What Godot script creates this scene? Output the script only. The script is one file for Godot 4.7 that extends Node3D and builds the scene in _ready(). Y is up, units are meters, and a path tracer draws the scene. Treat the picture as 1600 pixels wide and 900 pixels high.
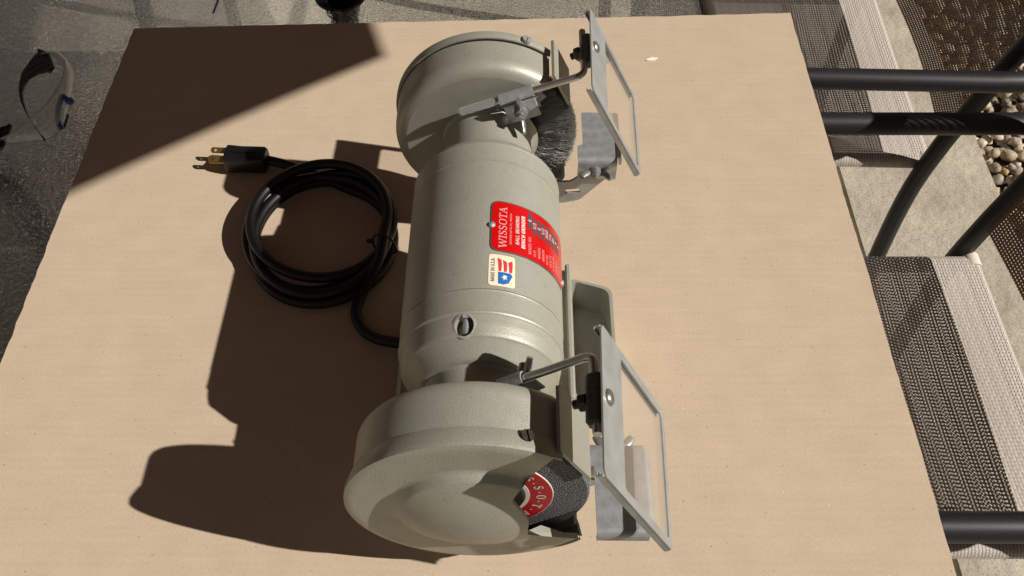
extends Node3D
# A bench grinder on a sheet of cardboard, laid on a glass patio table. The card's upper face is y = T; the patio is y = 0.

const T := 0.72
const CARD := 0.0          # heights below are given above the card, see at()
const SUN := Vector3(1.18, 1.0, 0.31)

# ------------------------------------------------------------------ mesh builder
class Msh:
	var v := PackedVector3Array()
	var uv := PackedVector2Array()
	var xf := Transform3D.IDENTITY
	var use_uv := false

	func tri(a: Vector3, b: Vector3, c: Vector3) -> void:
		v.append(xf * a); v.append(xf * b); v.append(xf * c)

	func quad(a: Vector3, b: Vector3, c: Vector3, d: Vector3) -> void:
		tri(a, b, c); tri(a, c, d)

	func quad_uv(a: Vector3, b: Vector3, c: Vector3, d: Vector3, ua: Vector2, ub: Vector2, uc: Vector2, ud: Vector2) -> void:
		use_uv = true
		tri(a, b, c); tri(a, c, d)
		for q in [ua, ub, uc, ua, uc, ud]:
			uv.append(q)

	# a box whose edges are cut by a chamfer of b
	func rbox(center: Vector3, size: Vector3, b: float, turn := Basis.IDENTITY) -> void:
		var keep := xf
		xf = xf * Transform3D(turn, center)
		var h := size / 2.0
		b = minf(b, minf(h.x, minf(h.y, h.z)) * 0.9)
		var p := func(sx: int, sy: int, sz: int, k: int) -> Vector3:
			var q := Vector3(sx * (h.x - b), sy * (h.y - b), sz * (h.z - b))
			q[k] = [sx, sy, sz][k] * h[k]
			return q
		for k in 3:
			var i := (k + 1) % 3
			var j := (k + 2) % 3
			for s in [-1, 1]:
				var c := []
				for ab in [[-1, -1], [1, -1], [1, 1], [-1, 1]]:
					var g := [0, 0, 0]
					g[k] = s; g[i] = ab[0]; g[j] = ab[1]
					c.append(p.call(g[0], g[1], g[2], k))
				out_quad(c)
				for s2 in [-1, 1]:
					var c2 := []
					for ab in [[-1, k], [-1, i], [1, i], [1, k]]:
						var g := [0, 0, 0]
						g[k] = s; g[i] = s2; g[j] = ab[0]
						c2.append(p.call(g[0], g[1], g[2], ab[1]))
					out_quad(c2)
		for sx in [-1, 1]:
			for sy in [-1, 1]:
				for sz in [-1, 1]:
					var a: Vector3 = p.call(sx, sy, sz, 0)
					var bb: Vector3 = p.call(sx, sy, sz, 1)
					var cc: Vector3 = p.call(sx, sy, sz, 2)
					if (bb - a).cross(cc - a).dot(a) > 0: tri(a, bb, cc)
					else: tri(a, cc, bb)
		xf = keep

	func out_quad(c: Array) -> void:
		var n: Vector3 = (c[1] - c[0]).cross(c[2] - c[0])
		if n.dot(c[0] + c[2]) > 0: quad(c[0], c[1], c[2], c[3])
		else: quad(c[3], c[2], c[1], c[0])

	func tube(path: Array, radius, seg := 12, caps := true, closed := false) -> void:
		var n := path.size()
		var rings := []
		var t0: Vector3 = ((path[1] - path[0]) as Vector3).normalized()
		var nn := t0.cross(Vector3.UP)
		if nn.length() < 0.1: nn = t0.cross(Vector3.RIGHT)
		nn = nn.normalized()
		for i in n:
			var a: Vector3 = path[(i - 1 + n) % n] if closed else path[maxi(i - 1, 0)]
			var b: Vector3 = path[(i + 1) % n] if closed else path[mini(i + 1, n - 1)]
			var t := (b - a).normalized()
			nn = (nn - t * nn.dot(t)).normalized()
			var bb := t.cross(nn)
			var r: float = radius[i] if radius is Array else radius
			var ring := []
			for k in seg:
				var an := TAU * k / seg
				ring.append(path[i] + (nn * cos(an) + bb * sin(an)) * r)
			rings.append(ring)
		for i in (n if closed else n - 1):
			var r0: Array = rings[i]
			var r1: Array = rings[(i + 1) % n]
			for k in seg:
				var k2 := (k + 1) % seg
				quad(r0[k], r0[k2], r1[k2], r1[k])
		if caps and not closed:
			for k in seg:
				var k2 := (k + 1) % seg
				tri(path[0], rings[0][k2], rings[0][k])
				tri(path[n - 1], rings[n - 1][k], rings[n - 1][k2])

	# profile of (radius, z) points turned about z
	func lathe(profile: Array, seg := 48, a0 := 0.0, a1 := TAU) -> void:
		for i in seg:
			var p := a0 + (a1 - a0) * i / seg
			var q := a0 + (a1 - a0) * (i + 1) / seg
			for j in profile.size() - 1:
				var c: Vector2 = profile[j]
				var d: Vector2 = profile[j + 1]
				var A := Vector3(c.x * cos(p), c.x * sin(p), c.y)
				var B := Vector3(c.x * cos(q), c.x * sin(q), c.y)
				var C := Vector3(d.x * cos(q), d.x * sin(q), d.y)
				var D := Vector3(d.x * cos(p), d.x * sin(p), d.y)
				if c.x > 1e-7: tri(A, B, C)
				if d.x > 1e-7: tri(A, C, D)

	# a flat plate: counter-clockwise outline in xy, from z0 to z1
	func prism(poly: PackedVector2Array, z0: float, z1: float) -> void:
		if Geometry2D.is_polygon_clockwise(poly): poly.reverse()
		var idx := Geometry2D.triangulate_polygon(poly)
		for k in range(0, idx.size(), 3):
			var a := poly[idx[k]]
			var b := poly[idx[k + 1]]
			var c := poly[idx[k + 2]]
			if (b - a).cross(c - a) < 0:
				var t := b
				b = c; c = t
			tri(Vector3(a.x, a.y, z1), Vector3(b.x, b.y, z1), Vector3(c.x, c.y, z1))
			tri(Vector3(a.x, a.y, z0), Vector3(c.x, c.y, z0), Vector3(b.x, b.y, z0))
		for k in poly.size():
			var a := poly[k]
			var b := poly[(k + 1) % poly.size()]
			quad(Vector3(a.x, a.y, z0), Vector3(b.x, b.y, z0), Vector3(b.x, b.y, z1), Vector3(a.x, a.y, z1))

	# a plate with one opening; both loops have the same number of points
	func frame(outer: PackedVector2Array, inner: PackedVector2Array, z0: float, z1: float) -> void:
		var n := outer.size()
		for k in n:
			var j := (k + 1) % n
			var a := outer[k]; var b := outer[j]; var c := inner[j]; var d := inner[k]
			quad(Vector3(a.x, a.y, z1), Vector3(b.x, b.y, z1), Vector3(c.x, c.y, z1), Vector3(d.x, d.y, z1))
			quad(Vector3(d.x, d.y, z0), Vector3(c.x, c.y, z0), Vector3(b.x, b.y, z0), Vector3(a.x, a.y, z0))
			quad(Vector3(a.x, a.y, z0), Vector3(b.x, b.y, z0), Vector3(b.x, b.y, z1), Vector3(a.x, a.y, z1))
			quad(Vector3(d.x, d.y, z1), Vector3(c.x, c.y, z1), Vector3(c.x, c.y, z0), Vector3(d.x, d.y, z0))

	func mesh(angle := 40.0) -> ArrayMesh:
		var n := v.size()
		var fn := PackedVector3Array()
		for k in range(0, n, 3):
			fn.append((v[k + 1] - v[k]).cross(v[k + 2] - v[k]))
		var nrm := PackedVector3Array()
		nrm.resize(n)
		if angle <= 0.0:
			for k in n: nrm[k] = fn[k / 3].normalized()
		else:
			var ids := {}
			for k in n:
				var key := Vector3i((v[k] * 200000.0).round())
				if ids.has(key): ids[key].append(k / 3)
				else: ids[key] = PackedInt32Array([k / 3])
			var lim := cos(deg_to_rad(angle))
			for k in n:
				var key := Vector3i((v[k] * 200000.0).round())
				var me := fn[k / 3]
				var mn := me.normalized()
				var s := Vector3.ZERO
				for f in ids[key]:
					if fn[f].normalized().dot(mn) >= lim: s += fn[f]
				nrm[k] = s.normalized() if s.length() > 0 else mn
		# Godot's front faces run clockwise
		var idx := PackedInt32Array()
		idx.resize(n)
		for k in range(0, n, 3):
			idx[k] = k; idx[k + 1] = k + 2; idx[k + 2] = k + 1
		var a := []
		a.resize(Mesh.ARRAY_MAX)
		a[Mesh.ARRAY_VERTEX] = v
		a[Mesh.ARRAY_NORMAL] = nrm
		a[Mesh.ARRAY_INDEX] = idx
		if use_uv and uv.size() == n: a[Mesh.ARRAY_TEX_UV] = uv
		var m := ArrayMesh.new()
		m.add_surface_from_arrays(Mesh.PRIMITIVE_TRIANGLES, a)
		return m

# ------------------------------------------------------------------ scene helpers
var M := {}
var rng := RandomNumberGenerator.new()

func at(x: float, y: float, z: float) -> Vector3:
	return Vector3(x, y + T, z)

func thing(called: String, label: String, category: String, where := Vector3.ZERO, turn := 0.0, group := "") -> Node3D:
	var o := Node3D.new()
	o.name = called
	add_child(o, true)
	o.position = where
	o.rotation.y = turn
	tag(o, label, category, group)
	return o

func tag(o: Node, label: String, category: String, group := "") -> void:
	o.set_meta("label", label)
	o.set_meta("category", category)
	if group: o.set_meta("group", group)

func part(called: String, m, mat: Material, parent: Node, angle := 40.0, label := "") -> MeshInstance3D:
	var o := MeshInstance3D.new()
	o.name = called
	o.mesh = m.mesh(angle) if m is Msh else m
	o.material_override = mat
	parent.add_child(o, true)
	if label: o.set_meta("label", label)
	return o

func struct(called: String, m, mat: Material, where := Vector3.ZERO, angle := 40.0) -> MeshInstance3D:
	var o := part(called, m, mat, self, angle)
	o.position = where
	o.set_meta("kind", "structure")
	return o

func arr(a: Array) -> PackedVector2Array:
	var p := PackedVector2Array()
	for q in a: p.append(Vector2(q[0], q[1]))
	return p

func smooth_path(pts: Array, steps := 6, closed := false) -> Array:
	var out := []
	var n := pts.size()
	for i in (n if closed else n - 1):
		var p0: Vector3 = pts[(i - 1 + n) % n] if closed else pts[maxi(i - 1, 0)]
		var p1: Vector3 = pts[i]
		var p2: Vector3 = pts[(i + 1) % n]
		var p3: Vector3 = pts[(i + 2) % n] if closed else pts[mini(i + 2, n - 1)]
		for k in steps:
			out.append(p1.cubic_interpolate(p2, p0, p3, float(k) / steps))
	if not closed: out.append(pts[n - 1])
	return out

# straight runs joined by rounded bends
func bent_path(pts: Array, r: float, steps := 6) -> Array:
	var out := [pts[0]]
	for i in range(1, pts.size() - 1):
		var a: Vector3 = pts[i - 1]; var b: Vector3 = pts[i]; var c: Vector3 = pts[i + 1]
		var ra := minf(r, a.distance_to(b) * 0.48)
		var rc := minf(r, c.distance_to(b) * 0.48)
		var p := b + (a - b).normalized() * ra
		var q := b + (c - b).normalized() * rc
		for k in steps + 1:
			var t := float(k) / steps
			out.append(p.lerp(b, t).lerp(b.lerp(q, t), t))
	out.append(pts[pts.size() - 1])
	return out

func round_poly(pts: PackedVector2Array, r: float, steps := 4) -> PackedVector2Array:
	var out := PackedVector2Array()
	var n := pts.size()
	for i in n:
		var a := pts[(i - 1 + n) % n]; var b := pts[i]; var c := pts[(i + 1) % n]
		var ra := minf(r, a.distance_to(b) * 0.48)
		var rc := minf(r, c.distance_to(b) * 0.48)
		var p := b + (a - b).normalized() * ra
		var q := b + (c - b).normalized() * rc
		for k in steps + 1:
			var t := float(k) / steps
			out.append(p.lerp(b, t).lerp(b.lerp(q, t), t))
	return out

# ------------------------------------------------------------------ materials
func noise_tex(freq: float, ramp: Array, seed_ := 1, size := 512, type := FastNoiseLite.TYPE_SIMPLEX_SMOOTH, octaves := 4, normalize := true) -> NoiseTexture2D:
	var n := FastNoiseLite.new()
	n.noise_type = type
	n.frequency = freq
	n.seed = seed_
	n.fractal_octaves = octaves
	if type == FastNoiseLite.TYPE_CELLULAR:
		n.fractal_type = FastNoiseLite.FRACTAL_NONE
	var t := NoiseTexture2D.new()
	t.width = size; t.height = size
	t.seamless = true
	t.normalize = normalize
	t.noise = n
	if ramp.size():
		var g := Gradient.new()
		g.offsets = PackedFloat32Array(ramp.map(func(r): return r[0]))
		g.colors = PackedColorArray(ramp.map(func(r): return r[1]))
		t.color_ramp = g
	return t

func lin(r: float, g: float, b: float) -> Color:
	return Color(r, g, b).linear_to_srgb()

func plain(c: Color, rough := 0.5, metal := 0.0, spec := 0.5) -> StandardMaterial3D:
	var m := StandardMaterial3D.new()
	m.albedo_color = c
	m.roughness = rough
	m.metallic = metal
	m.metallic_specular = spec
	return m

func tri_map(m: StandardMaterial3D, scale: float, world := false) -> StandardMaterial3D:
	m.uv1_triplanar = true
	m.uv1_world_triplanar = world
	m.uv1_scale = Vector3.ONE * scale
	return m

func bump(m: StandardMaterial3D, t: Texture2D, cm: float) -> StandardMaterial3D:
	m.heightmap_enabled = true
	m.heightmap_texture = t
	m.heightmap_scale = cm
	return m

func colored(ramp_tex: Texture2D, scale: float, rough: float, metal := 0.0, world := false) -> StandardMaterial3D:
	var m := plain(Color.WHITE, rough, metal)
	m.albedo_texture = ramp_tex
	return tri_map(m, scale, world)

func paper_texture() -> ImageTexture:
	# kraft paper: fibres, dark and pale flecks, faint streaks along the flutes (x)
	var S := 1024
	var mk := func(seed_: int, freq: float, oct: int, w: int, h: int) -> PackedByteArray:
		var f := FastNoiseLite.new(); f.seed = seed_; f.frequency = freq; f.fractal_octaves = oct
		var im := f.get_seamless_image(w, h)
		im.resize(S, S, Image.INTERPOLATE_CUBIC)
		im.convert(Image.FORMAT_L8)
		return im.get_data()
	var fine: PackedByteArray = mk.call(5, 0.11, 3, 1024, 1024)
	var streak: PackedByteArray = mk.call(9, 0.035, 3, 96, 1024)
	var broad: PackedByteArray = mk.call(13, 0.007, 2, 1024, 1024)
	var data := PackedByteArray()
	data.resize(S * S * 3)
	var r := RandomNumberGenerator.new(); r.seed = 77
	for i in S * S:
		var k := 1.0 + (0.030 * (fine[i] - 128) + 0.011 * (streak[i] - 128) + 0.018 * (broad[i] - 128)) / 128.0 + r.randf_range(-0.018, 0.018)
		data[i * 3] = clampi(int(193.0 * k), 0, 255); data[i * 3 + 1] = clampi(int(174.0 * k), 0, 255); data[i * 3 + 2] = clampi(int(152.0 * k), 0, 255)
	var im := Image.create_from_data(S, S, false, Image.FORMAT_RGB8, data)
	for n in 200:
		var x := r.randi_range(4, S - 8); var y := r.randi_range(4, S - 8)
		var dark := r.randf() < 0.55
		var c := Color(0.5, 0.38, 0.28) if dark else Color(0.9, 0.83, 0.74)
		var l := r.randi_range(1, 4)
		var dx := r.randf_range(-1, 1); var dy := r.randf_range(-0.5, 0.5)
		for q in l:
			im.fill_rect(Rect2i(clampi(int(x + dx * q), 0, S - 3), clampi(int(y + dy * q), 0, S - 3), 2, r.randi_range(1, 2)), im.get_pixel(x, y).lerp(c, r.randf_range(0.2, 0.75)))
	return ImageTexture.create_from_image(im)

func wear_texture() -> ImageTexture:
	# sparse chips, specks of grime and short scratches in the paint; clear elsewhere
	var S := 1024
	var im := Image.create(S, S, false, Image.FORMAT_RGBA8)
	im.fill(Color(0.3, 0.27, 0.2, 0.0))
	var r := RandomNumberGenerator.new(); r.seed = 314
	var dot := func(x: float, y: float, rad: float, c: Color) -> void:
		for dy in range(-3, 4):
			for dx in range(-3, 4):
				if Vector2(dx, dy).length() <= rad: im.set_pixel(posmod(int(x) + dx, S), posmod(int(y) + dy, S), c)
	for n in 150:
		var c := Color(0.20, 0.17, 0.12, r.randf_range(0.35, 0.9)) if r.randf() < 0.7 else Color(0.80, 0.78, 0.72, r.randf_range(0.3, 0.7))
		dot.call(r.randf_range(0, S), r.randf_range(0, S), r.randf_range(0.8, 2.6) * r.randf_range(0.6, 1.0), c)
	for n in 16:
		var x := r.randf_range(0, S); var y := r.randf_range(0, S)
		var a := r.randf_range(0, TAU)
		var c := Color(0.24, 0.21, 0.16, r.randf_range(0.4, 0.85)) if r.randf() < 0.75 else Color(0.78, 0.76, 0.70, 0.6)
		for k in r.randi_range(10, 42):
			a += r.randf_range(-0.25, 0.25)
			x += cos(a); y += sin(a)
			if r.randf() < 0.8: dot.call(x, y, 0.8, c)
	# faint smudges
	var sm := FastNoiseLite.new(); sm.seed = 12; sm.frequency = 0.008; sm.fractal_octaves = 4
	var si := sm.get_seamless_image(S, S)
	si.convert(Image.FORMAT_L8)
	for y in S:
		for x in S:
			var v := si.get_pixel(x, y).r
			if v > 0.58:
				var c := im.get_pixel(x, y)
				if c.a < 0.05: im.set_pixel(x, y, Color(0.40, 0.37, 0.30, minf(0.08, (v - 0.58) * 0.5)))
	return ImageTexture.create_from_image(im)

func flute_texture() -> ImageTexture:
	# height of the liner over the flutes, 8 flutes high; uneven along their length
	var S := 512
	var wf := FastNoiseLite.new(); wf.seed = 3; wf.frequency = 0.012
	var f := FastNoiseLite.new(); f.seed = 4; f.frequency = 0.16; f.fractal_octaves = 3
	var wi := wf.get_seamless_image(S, S)
	wi.convert(Image.FORMAT_L8)
	var fi := f.get_seamless_image(S, S)
	fi.convert(Image.FORMAT_L8)
	var im := Image.create(S, S, false, Image.FORMAT_L8)
	for y in S:
		for x in S:
			var e := wi.get_pixel(x, y).r
			var k := 0.5 + 0.20 * (0.35 + e * e) * sin(TAU * 48.0 * y / S) + 0.10 * (fi.get_pixel(x, y).r - 0.5) + 0.20 * (e - 0.5)
			im.set_pixel(x, y, Color(k, k, k))
	return ImageTexture.create_from_image(im)

func sling_textures() -> Array:
	# basket weave of flat vinyl yarns, two picks to the tile, with open holes where four yarns meet
	var S := 128
	var col := Image.create(S, S, false, Image.FORMAT_RGBA8)
	var hei := Image.create(S, S, false, Image.FORMAT_L8)
	for y in S:
		for x in S:
			var cx := fposmod(x * 4.0 / S, 1.0) - 0.5
			var cy := fposmod(y * 4.0 / S, 1.0) - 0.5
			var ix := int(x * 4.0 / S); var iy := int(y * 4.0 / S)
			var over := (ix + iy) % 2 == 0
			var in_warp := absf(cx) < 0.305
			var in_weft := absf(cy) < 0.345
			var a := 1.0 if in_warp or in_weft else 0.0
			var hh := 0.0
			var tone := 0.0
			if in_weft and (over or not in_warp):
				hh = 0.55 + 0.45 * cos(cx * PI) * (1.0 if over else 0.2) - 0.8 * cy * cy
				tone = 0.0
			elif in_warp:
				hh = 0.55 + 0.45 * cos(cy * PI) - 0.8 * cx * cx
				tone = 1.0
			var n := 0.96 + 0.06 * sin(ix * 12.9 + iy * 78.2)
			var c := Color(0.80, 0.765, 0.73).lerp(Color(0.72, 0.68, 0.645), tone) * n
			c.a = a
			col.set_pixel(x, y, c)
			hei.set_pixel(x, y, Color(hh, hh, hh))
	return [ImageTexture.create_from_image(col), ImageTexture.create_from_image(hei)]

func make_materials() -> void:
	var orange_peel := noise_tex(0.12, [], 21, 512, FastNoiseLite.TYPE_SIMPLEX_SMOOTH, 3)
	var paint := colored(noise_tex(0.12, [[0.0, Color(0.608, 0.604, 0.560)], [0.5, Color(0.660, 0.657, 0.612)], [1.0, Color(0.712, 0.708, 0.665)]], 31), 10.0, 0.40, 0.0)
	paint.metallic = 0.32
	paint.metallic_specular = 0.5
	var rough_t := noise_tex(0.02, [[0.0, Color(0.44, 0.44, 0.44)], [1.0, Color(0.54, 0.54, 0.54)]], 33)
	paint.roughness = 1.0
	paint.roughness_texture = rough_t
	bump(paint, orange_peel, 0.012)
	paint.detail_enabled = true
	paint.detail_blend_mode = BaseMaterial3D.BLEND_MODE_MIX
	paint.detail_albedo = wear_texture()
	paint.detail_uv_layer = BaseMaterial3D.DETAIL_UV_2
	paint.uv2_triplanar = true
	paint.uv2_scale = Vector3.ONE * 4.4
	M.paint = paint
	var cast := paint.duplicate()
	cast.uv1_scale = Vector3.ONE * 8.0
	cast.heightmap_scale = 0.035
	M.cast_paint = cast
	var edge := paint.duplicate()
	edge.uv1_scale = Vector3.ONE * 8.5
	edge.heightmap_scale = 0.014
	M.cover_paint = edge

	M.inside = plain(Color(0.15, 0.14, 0.125), 0.8)
	M.hole = plain(Color(0.10, 0.09, 0.075), 0.8)

	var scratch := noise_tex(0.03, [[0.0, Color(0.44, 0.44, 0.44)], [0.45, Color(0.60, 0.60, 0.60)], [1.0, Color(0.72, 0.72, 0.71)]], 41)
	M.zinc = colored(noise_tex(0.03, [[0.0, Color(0.60, 0.62, 0.635)], [0.5, Color(0.655, 0.67, 0.68)], [1.0, Color(0.72, 0.73, 0.73)]], 43, 512, FastNoiseLite.TYPE_CELLULAR), 8.0, 0.46, 0.42)
	bump(M.zinc, noise_tex(0.06, [], 44), 0.012)
	M.sheet = colored(noise_tex(0.01, [[0.0, Color(0.62, 0.63, 0.63)], [1.0, Color(0.72, 0.73, 0.73)]], 45), 8.0, 0.5, 0.5)
	M.steel = colored(scratch, 14.0, 0.30, 0.6)
	M.chrome = plain(Color(0.80, 0.80, 0.79), 0.24, 0.9)
	M.dark_steel = colored(noise_tex(0.04, [[0.0, Color(0.20, 0.19, 0.17)], [1.0, Color(0.36, 0.34, 0.30)]], 46), 20.0, 0.42, 0.7)
	M.bracket = colored(noise_tex(0.04, [[0.0, Color(0.26, 0.28, 0.24)], [1.0, Color(0.42, 0.44, 0.39)]], 47), 20.0, 0.5, 0.5)
	M.knurl = plain(Color(0.74, 0.74, 0.74), 0.38, 0.6)
	M.bristle = plain(Color(0.60, 0.59, 0.58), 0.38, 0.7)

	var grit := noise_tex(0.35, [[0.0, Color(0.10, 0.10, 0.11)], [0.44, Color(0.27, 0.275, 0.29)], [0.58, Color(0.40, 0.41, 0.43)], [0.75, Color(0.60, 0.61, 0.63)], [1.0, Color(0.85, 0.86, 0.88)]], 51, 512, FastNoiseLite.TYPE_SIMPLEX, 2)
	M.grit = colored(grit, 4.0, 0.8)
	bump(M.grit, noise_tex(0.3, [], 52, 512, FastNoiseLite.TYPE_SIMPLEX, 2), 0.05)

	M.label_red = colored(noise_tex(0.03, [[0.0, Color(0.70, 0.05, 0.07)], [1.0, Color(0.78, 0.08, 0.10)]], 53), 20.0, 0.55)
	M.plate_red = plain(Color(0.76, 0.022, 0.038), 0.32)
	M.plate_red.clearcoat_enabled = true
	M.plate_red.clearcoat = 0.4
	M.plate_red.clearcoat_roughness = 0.2
	M.aluminium = plain(Color(0.72, 0.71, 0.71), 0.32, 0.9)
	M.print_silver = plain(Color(0.88, 0.82, 0.80), 0.4, 0.3)
	M.field_grey = plain(Color(0.42, 0.40, 0.44), 0.4, 0.6)
	M.print_white = plain(Color(0.92, 0.90, 0.88), 0.5)
	M.print_pink = plain(Color(0.90, 0.62, 0.62), 0.5)
	M.cream = plain(Color(0.93, 0.86, 0.74), 0.5)
	M.blue = plain(Color(0.12, 0.40, 0.70), 0.5)
	M.navy = plain(Color(0.10, 0.24, 0.48), 0.5)
	M.sticker_red = plain(Color(0.80, 0.20, 0.27), 0.5)

	M.rubber = colored(noise_tex(0.02, [[0.0, Color(0.030, 0.030, 0.034)], [1.0, Color(0.060, 0.060, 0.066)]], 61), 15.0, 0.46)
	M.plug = plain(Color(0.06, 0.06, 0.075), 0.42)
	M.brass = plain(Color(0.72, 0.60, 0.36), 0.34, 0.9)

	var card := plain(Color.WHITE, 0.85)
	card.albedo_texture = paper_texture()
	card.metallic_specular = 0.3
	tri_map(card, 2.6)
	card.uv1_triplanar_sharpness = 8.0
	bump(card, flute_texture(), 0.034)
	M.card = card
	M.card_edge = colored(noise_tex(0.09, [[0.0, Color(0.30, 0.21, 0.13)], [0.5, Color(0.58, 0.44, 0.31)], [1.0, Color(0.74, 0.60, 0.46)]], 71), 18.0, 0.9)
	M.torn = plain(Color(0.94, 0.92, 0.87), 0.9)

	var pane := plain(Color(0.95, 0.96, 0.96, 0.022), 0.04)
	pane.transparency = BaseMaterial3D.TRANSPARENCY_ALPHA
	M.pane = pane
	var lens := plain(Color(0.74, 0.76, 0.75, 0.22), 0.06)
	lens.transparency = BaseMaterial3D.TRANSPARENCY_ALPHA
	M.lens = lens
	var lens_blue := plain(Color(0.10, 0.16, 0.62, 0.75), 0.2)
	lens_blue.transparency = BaseMaterial3D.TRANSPARENCY_ALPHA
	M.nose = lens_blue
	var le := plain(Color(0.72, 0.74, 0.72, 0.45), 0.08)
	le.transparency = BaseMaterial3D.TRANSPARENCY_ALPHA
	M.lens_edge = le
	M.black_plastic = plain(Color(0.045, 0.05, 0.055), 0.4)
	M.purple = plain(Color(0.42, 0.42, 0.58), 0.4)

	# pebbled glass: clear flats between the pebbles let the sun straight through
	var glass := plain(Color(0.91, 0.95, 0.97, 0.0), 0.06)
	glass.refraction_enabled = true
	glass.refraction_scale = 0.04
	glass.metallic_specular = 0.35
	glass.albedo_texture = noise_tex(0.42, [[0.0, Color(1, 1, 1, 0)], [0.51, Color(1, 1, 1, 0)], [0.52, Color(1, 1, 1, 1)], [1.0, Color(1, 1, 1, 1)]], 83, 1024, FastNoiseLite.TYPE_SIMPLEX_SMOOTH, 2)
	glass.transparency = BaseMaterial3D.TRANSPARENCY_ALPHA_SCISSOR
	glass.alpha_scissor_threshold = 0.5
	tri_map(glass, 2.2)
	bump(glass, noise_tex(0.055, [], 81, 1024, FastNoiseLite.TYPE_SIMPLEX_SMOOTH, 2), 0.10)
	M.table_glass = glass

	M.frame = colored(noise_tex(0.03, [[0.0, Color(0.11, 0.11, 0.12)], [1.0, Color(0.15, 0.15, 0.165)]], 91), 10.0, 0.45)
	bump(M.frame, noise_tex(0.2, [], 92, 256), 0.006)
	M.table_frame = colored(noise_tex(0.03, [[0.0, Color(0.20, 0.17, 0.15)], [1.0, Color(0.27, 0.23, 0.21)]], 93), 10.0, 0.4)
	M.gloss_black = plain(Color(0.025, 0.025, 0.04), 0.12)
	M.cap = plain(Color(0.84, 0.80, 0.75), 0.5)
	var st := sling_textures()
	var sling := plain(Color.WHITE, 0.55)
	sling.albedo_texture = st[0]
	sling.transparency = BaseMaterial3D.TRANSPARENCY_ALPHA_SCISSOR
	sling.alpha_scissor_threshold = 0.5
	sling.cull_mode = BaseMaterial3D.CULL_DISABLED
	bump(sling, st[1], 0.05)
	M.sling = sling
	# the backs have weathered to brown
	var back := sling.duplicate()
	back.albedo_color = Color(0.66, 0.55, 0.44)
	back.uv1_scale = Vector3(0.8, 0.8, 0.8)
	M.back_sling = back

	var canopy := colored(noise_tex(0.02, [[0.0, Color(0.34, 0.25, 0.19)], [1.0, Color(0.39, 0.29, 0.22)]], 95), 3.0, 0.9)
	canopy.backlight_enabled = true
	canopy.backlight = Color(0.62, 0.31, 0.17)
	canopy.cull_mode = BaseMaterial3D.CULL_DISABLED
	M.canopy = canopy

	var conc := colored(noise_tex(0.006, [[0.0, Color(0.64, 0.60, 0.54)], [0.35, Color(0.71, 0.67, 0.61)], [0.7, Color(0.75, 0.71, 0.645)], [1.0, Color(0.80, 0.765, 0.70)]], 101, 1024, FastNoiseLite.TYPE_SIMPLEX_SMOOTH, 6), 0.9, 0.9, 0.0, true)
	bump(conc, noise_tex(0.03, [], 102, 1024, FastNoiseLite.TYPE_SIMPLEX_SMOOTH, 6), 0.22)
	conc.detail_enabled = true
	conc.detail_blend_mode = BaseMaterial3D.BLEND_MODE_MUL
	conc.detail_albedo = noise_tex(0.16, [[0.0, Color(0.50, 0.48, 0.46)], [0.30, Color(0.90, 0.90, 0.89)], [0.7, Color(0.97, 0.97, 0.97)], [1.0, Color(1, 1, 1)]], 103, 512)
	conc.detail_uv_layer = BaseMaterial3D.DETAIL_UV_2
	conc.uv2_triplanar = true
	conc.uv2_world_triplanar = true
	conc.uv2_scale = Vector3.ONE * 2.3
	M.concrete = conc
	M.soil = colored(noise_tex(0.05, [[0.0, Color(0.16, 0.13, 0.10)], [1.0, Color(0.33, 0.28, 0.22)]], 104), 2.0, 0.95, 0.0, true)
	M.lawn = colored(noise_tex(0.05, [[0.0, Color(0.16, 0.22, 0.09)], [1.0, Color(0.33, 0.38, 0.18)]], 105), 0.8, 0.95, 0.0, true)
	M.pebbles = []
	var tones := [[0.68, 0.61, 0.51], [0.82, 0.76, 0.67], [0.54, 0.48, 0.40], [0.50, 0.49, 0.47], [0.74, 0.60, 0.43], [0.64, 0.59, 0.52], [0.40, 0.34, 0.29], [0.80, 0.70, 0.54]]
	var k := 0
	for t in tones:
		var c := Color(t[0], t[1], t[2])
		var pm := colored(noise_tex(0.02, [[0.0, c * 0.78], [0.55, c], [1.0, c.lerp(Color.WHITE, 0.22)]], 110 + k, 128), 22.0, 0.62)
		M.pebbles.append(pm)
		k += 1

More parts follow.
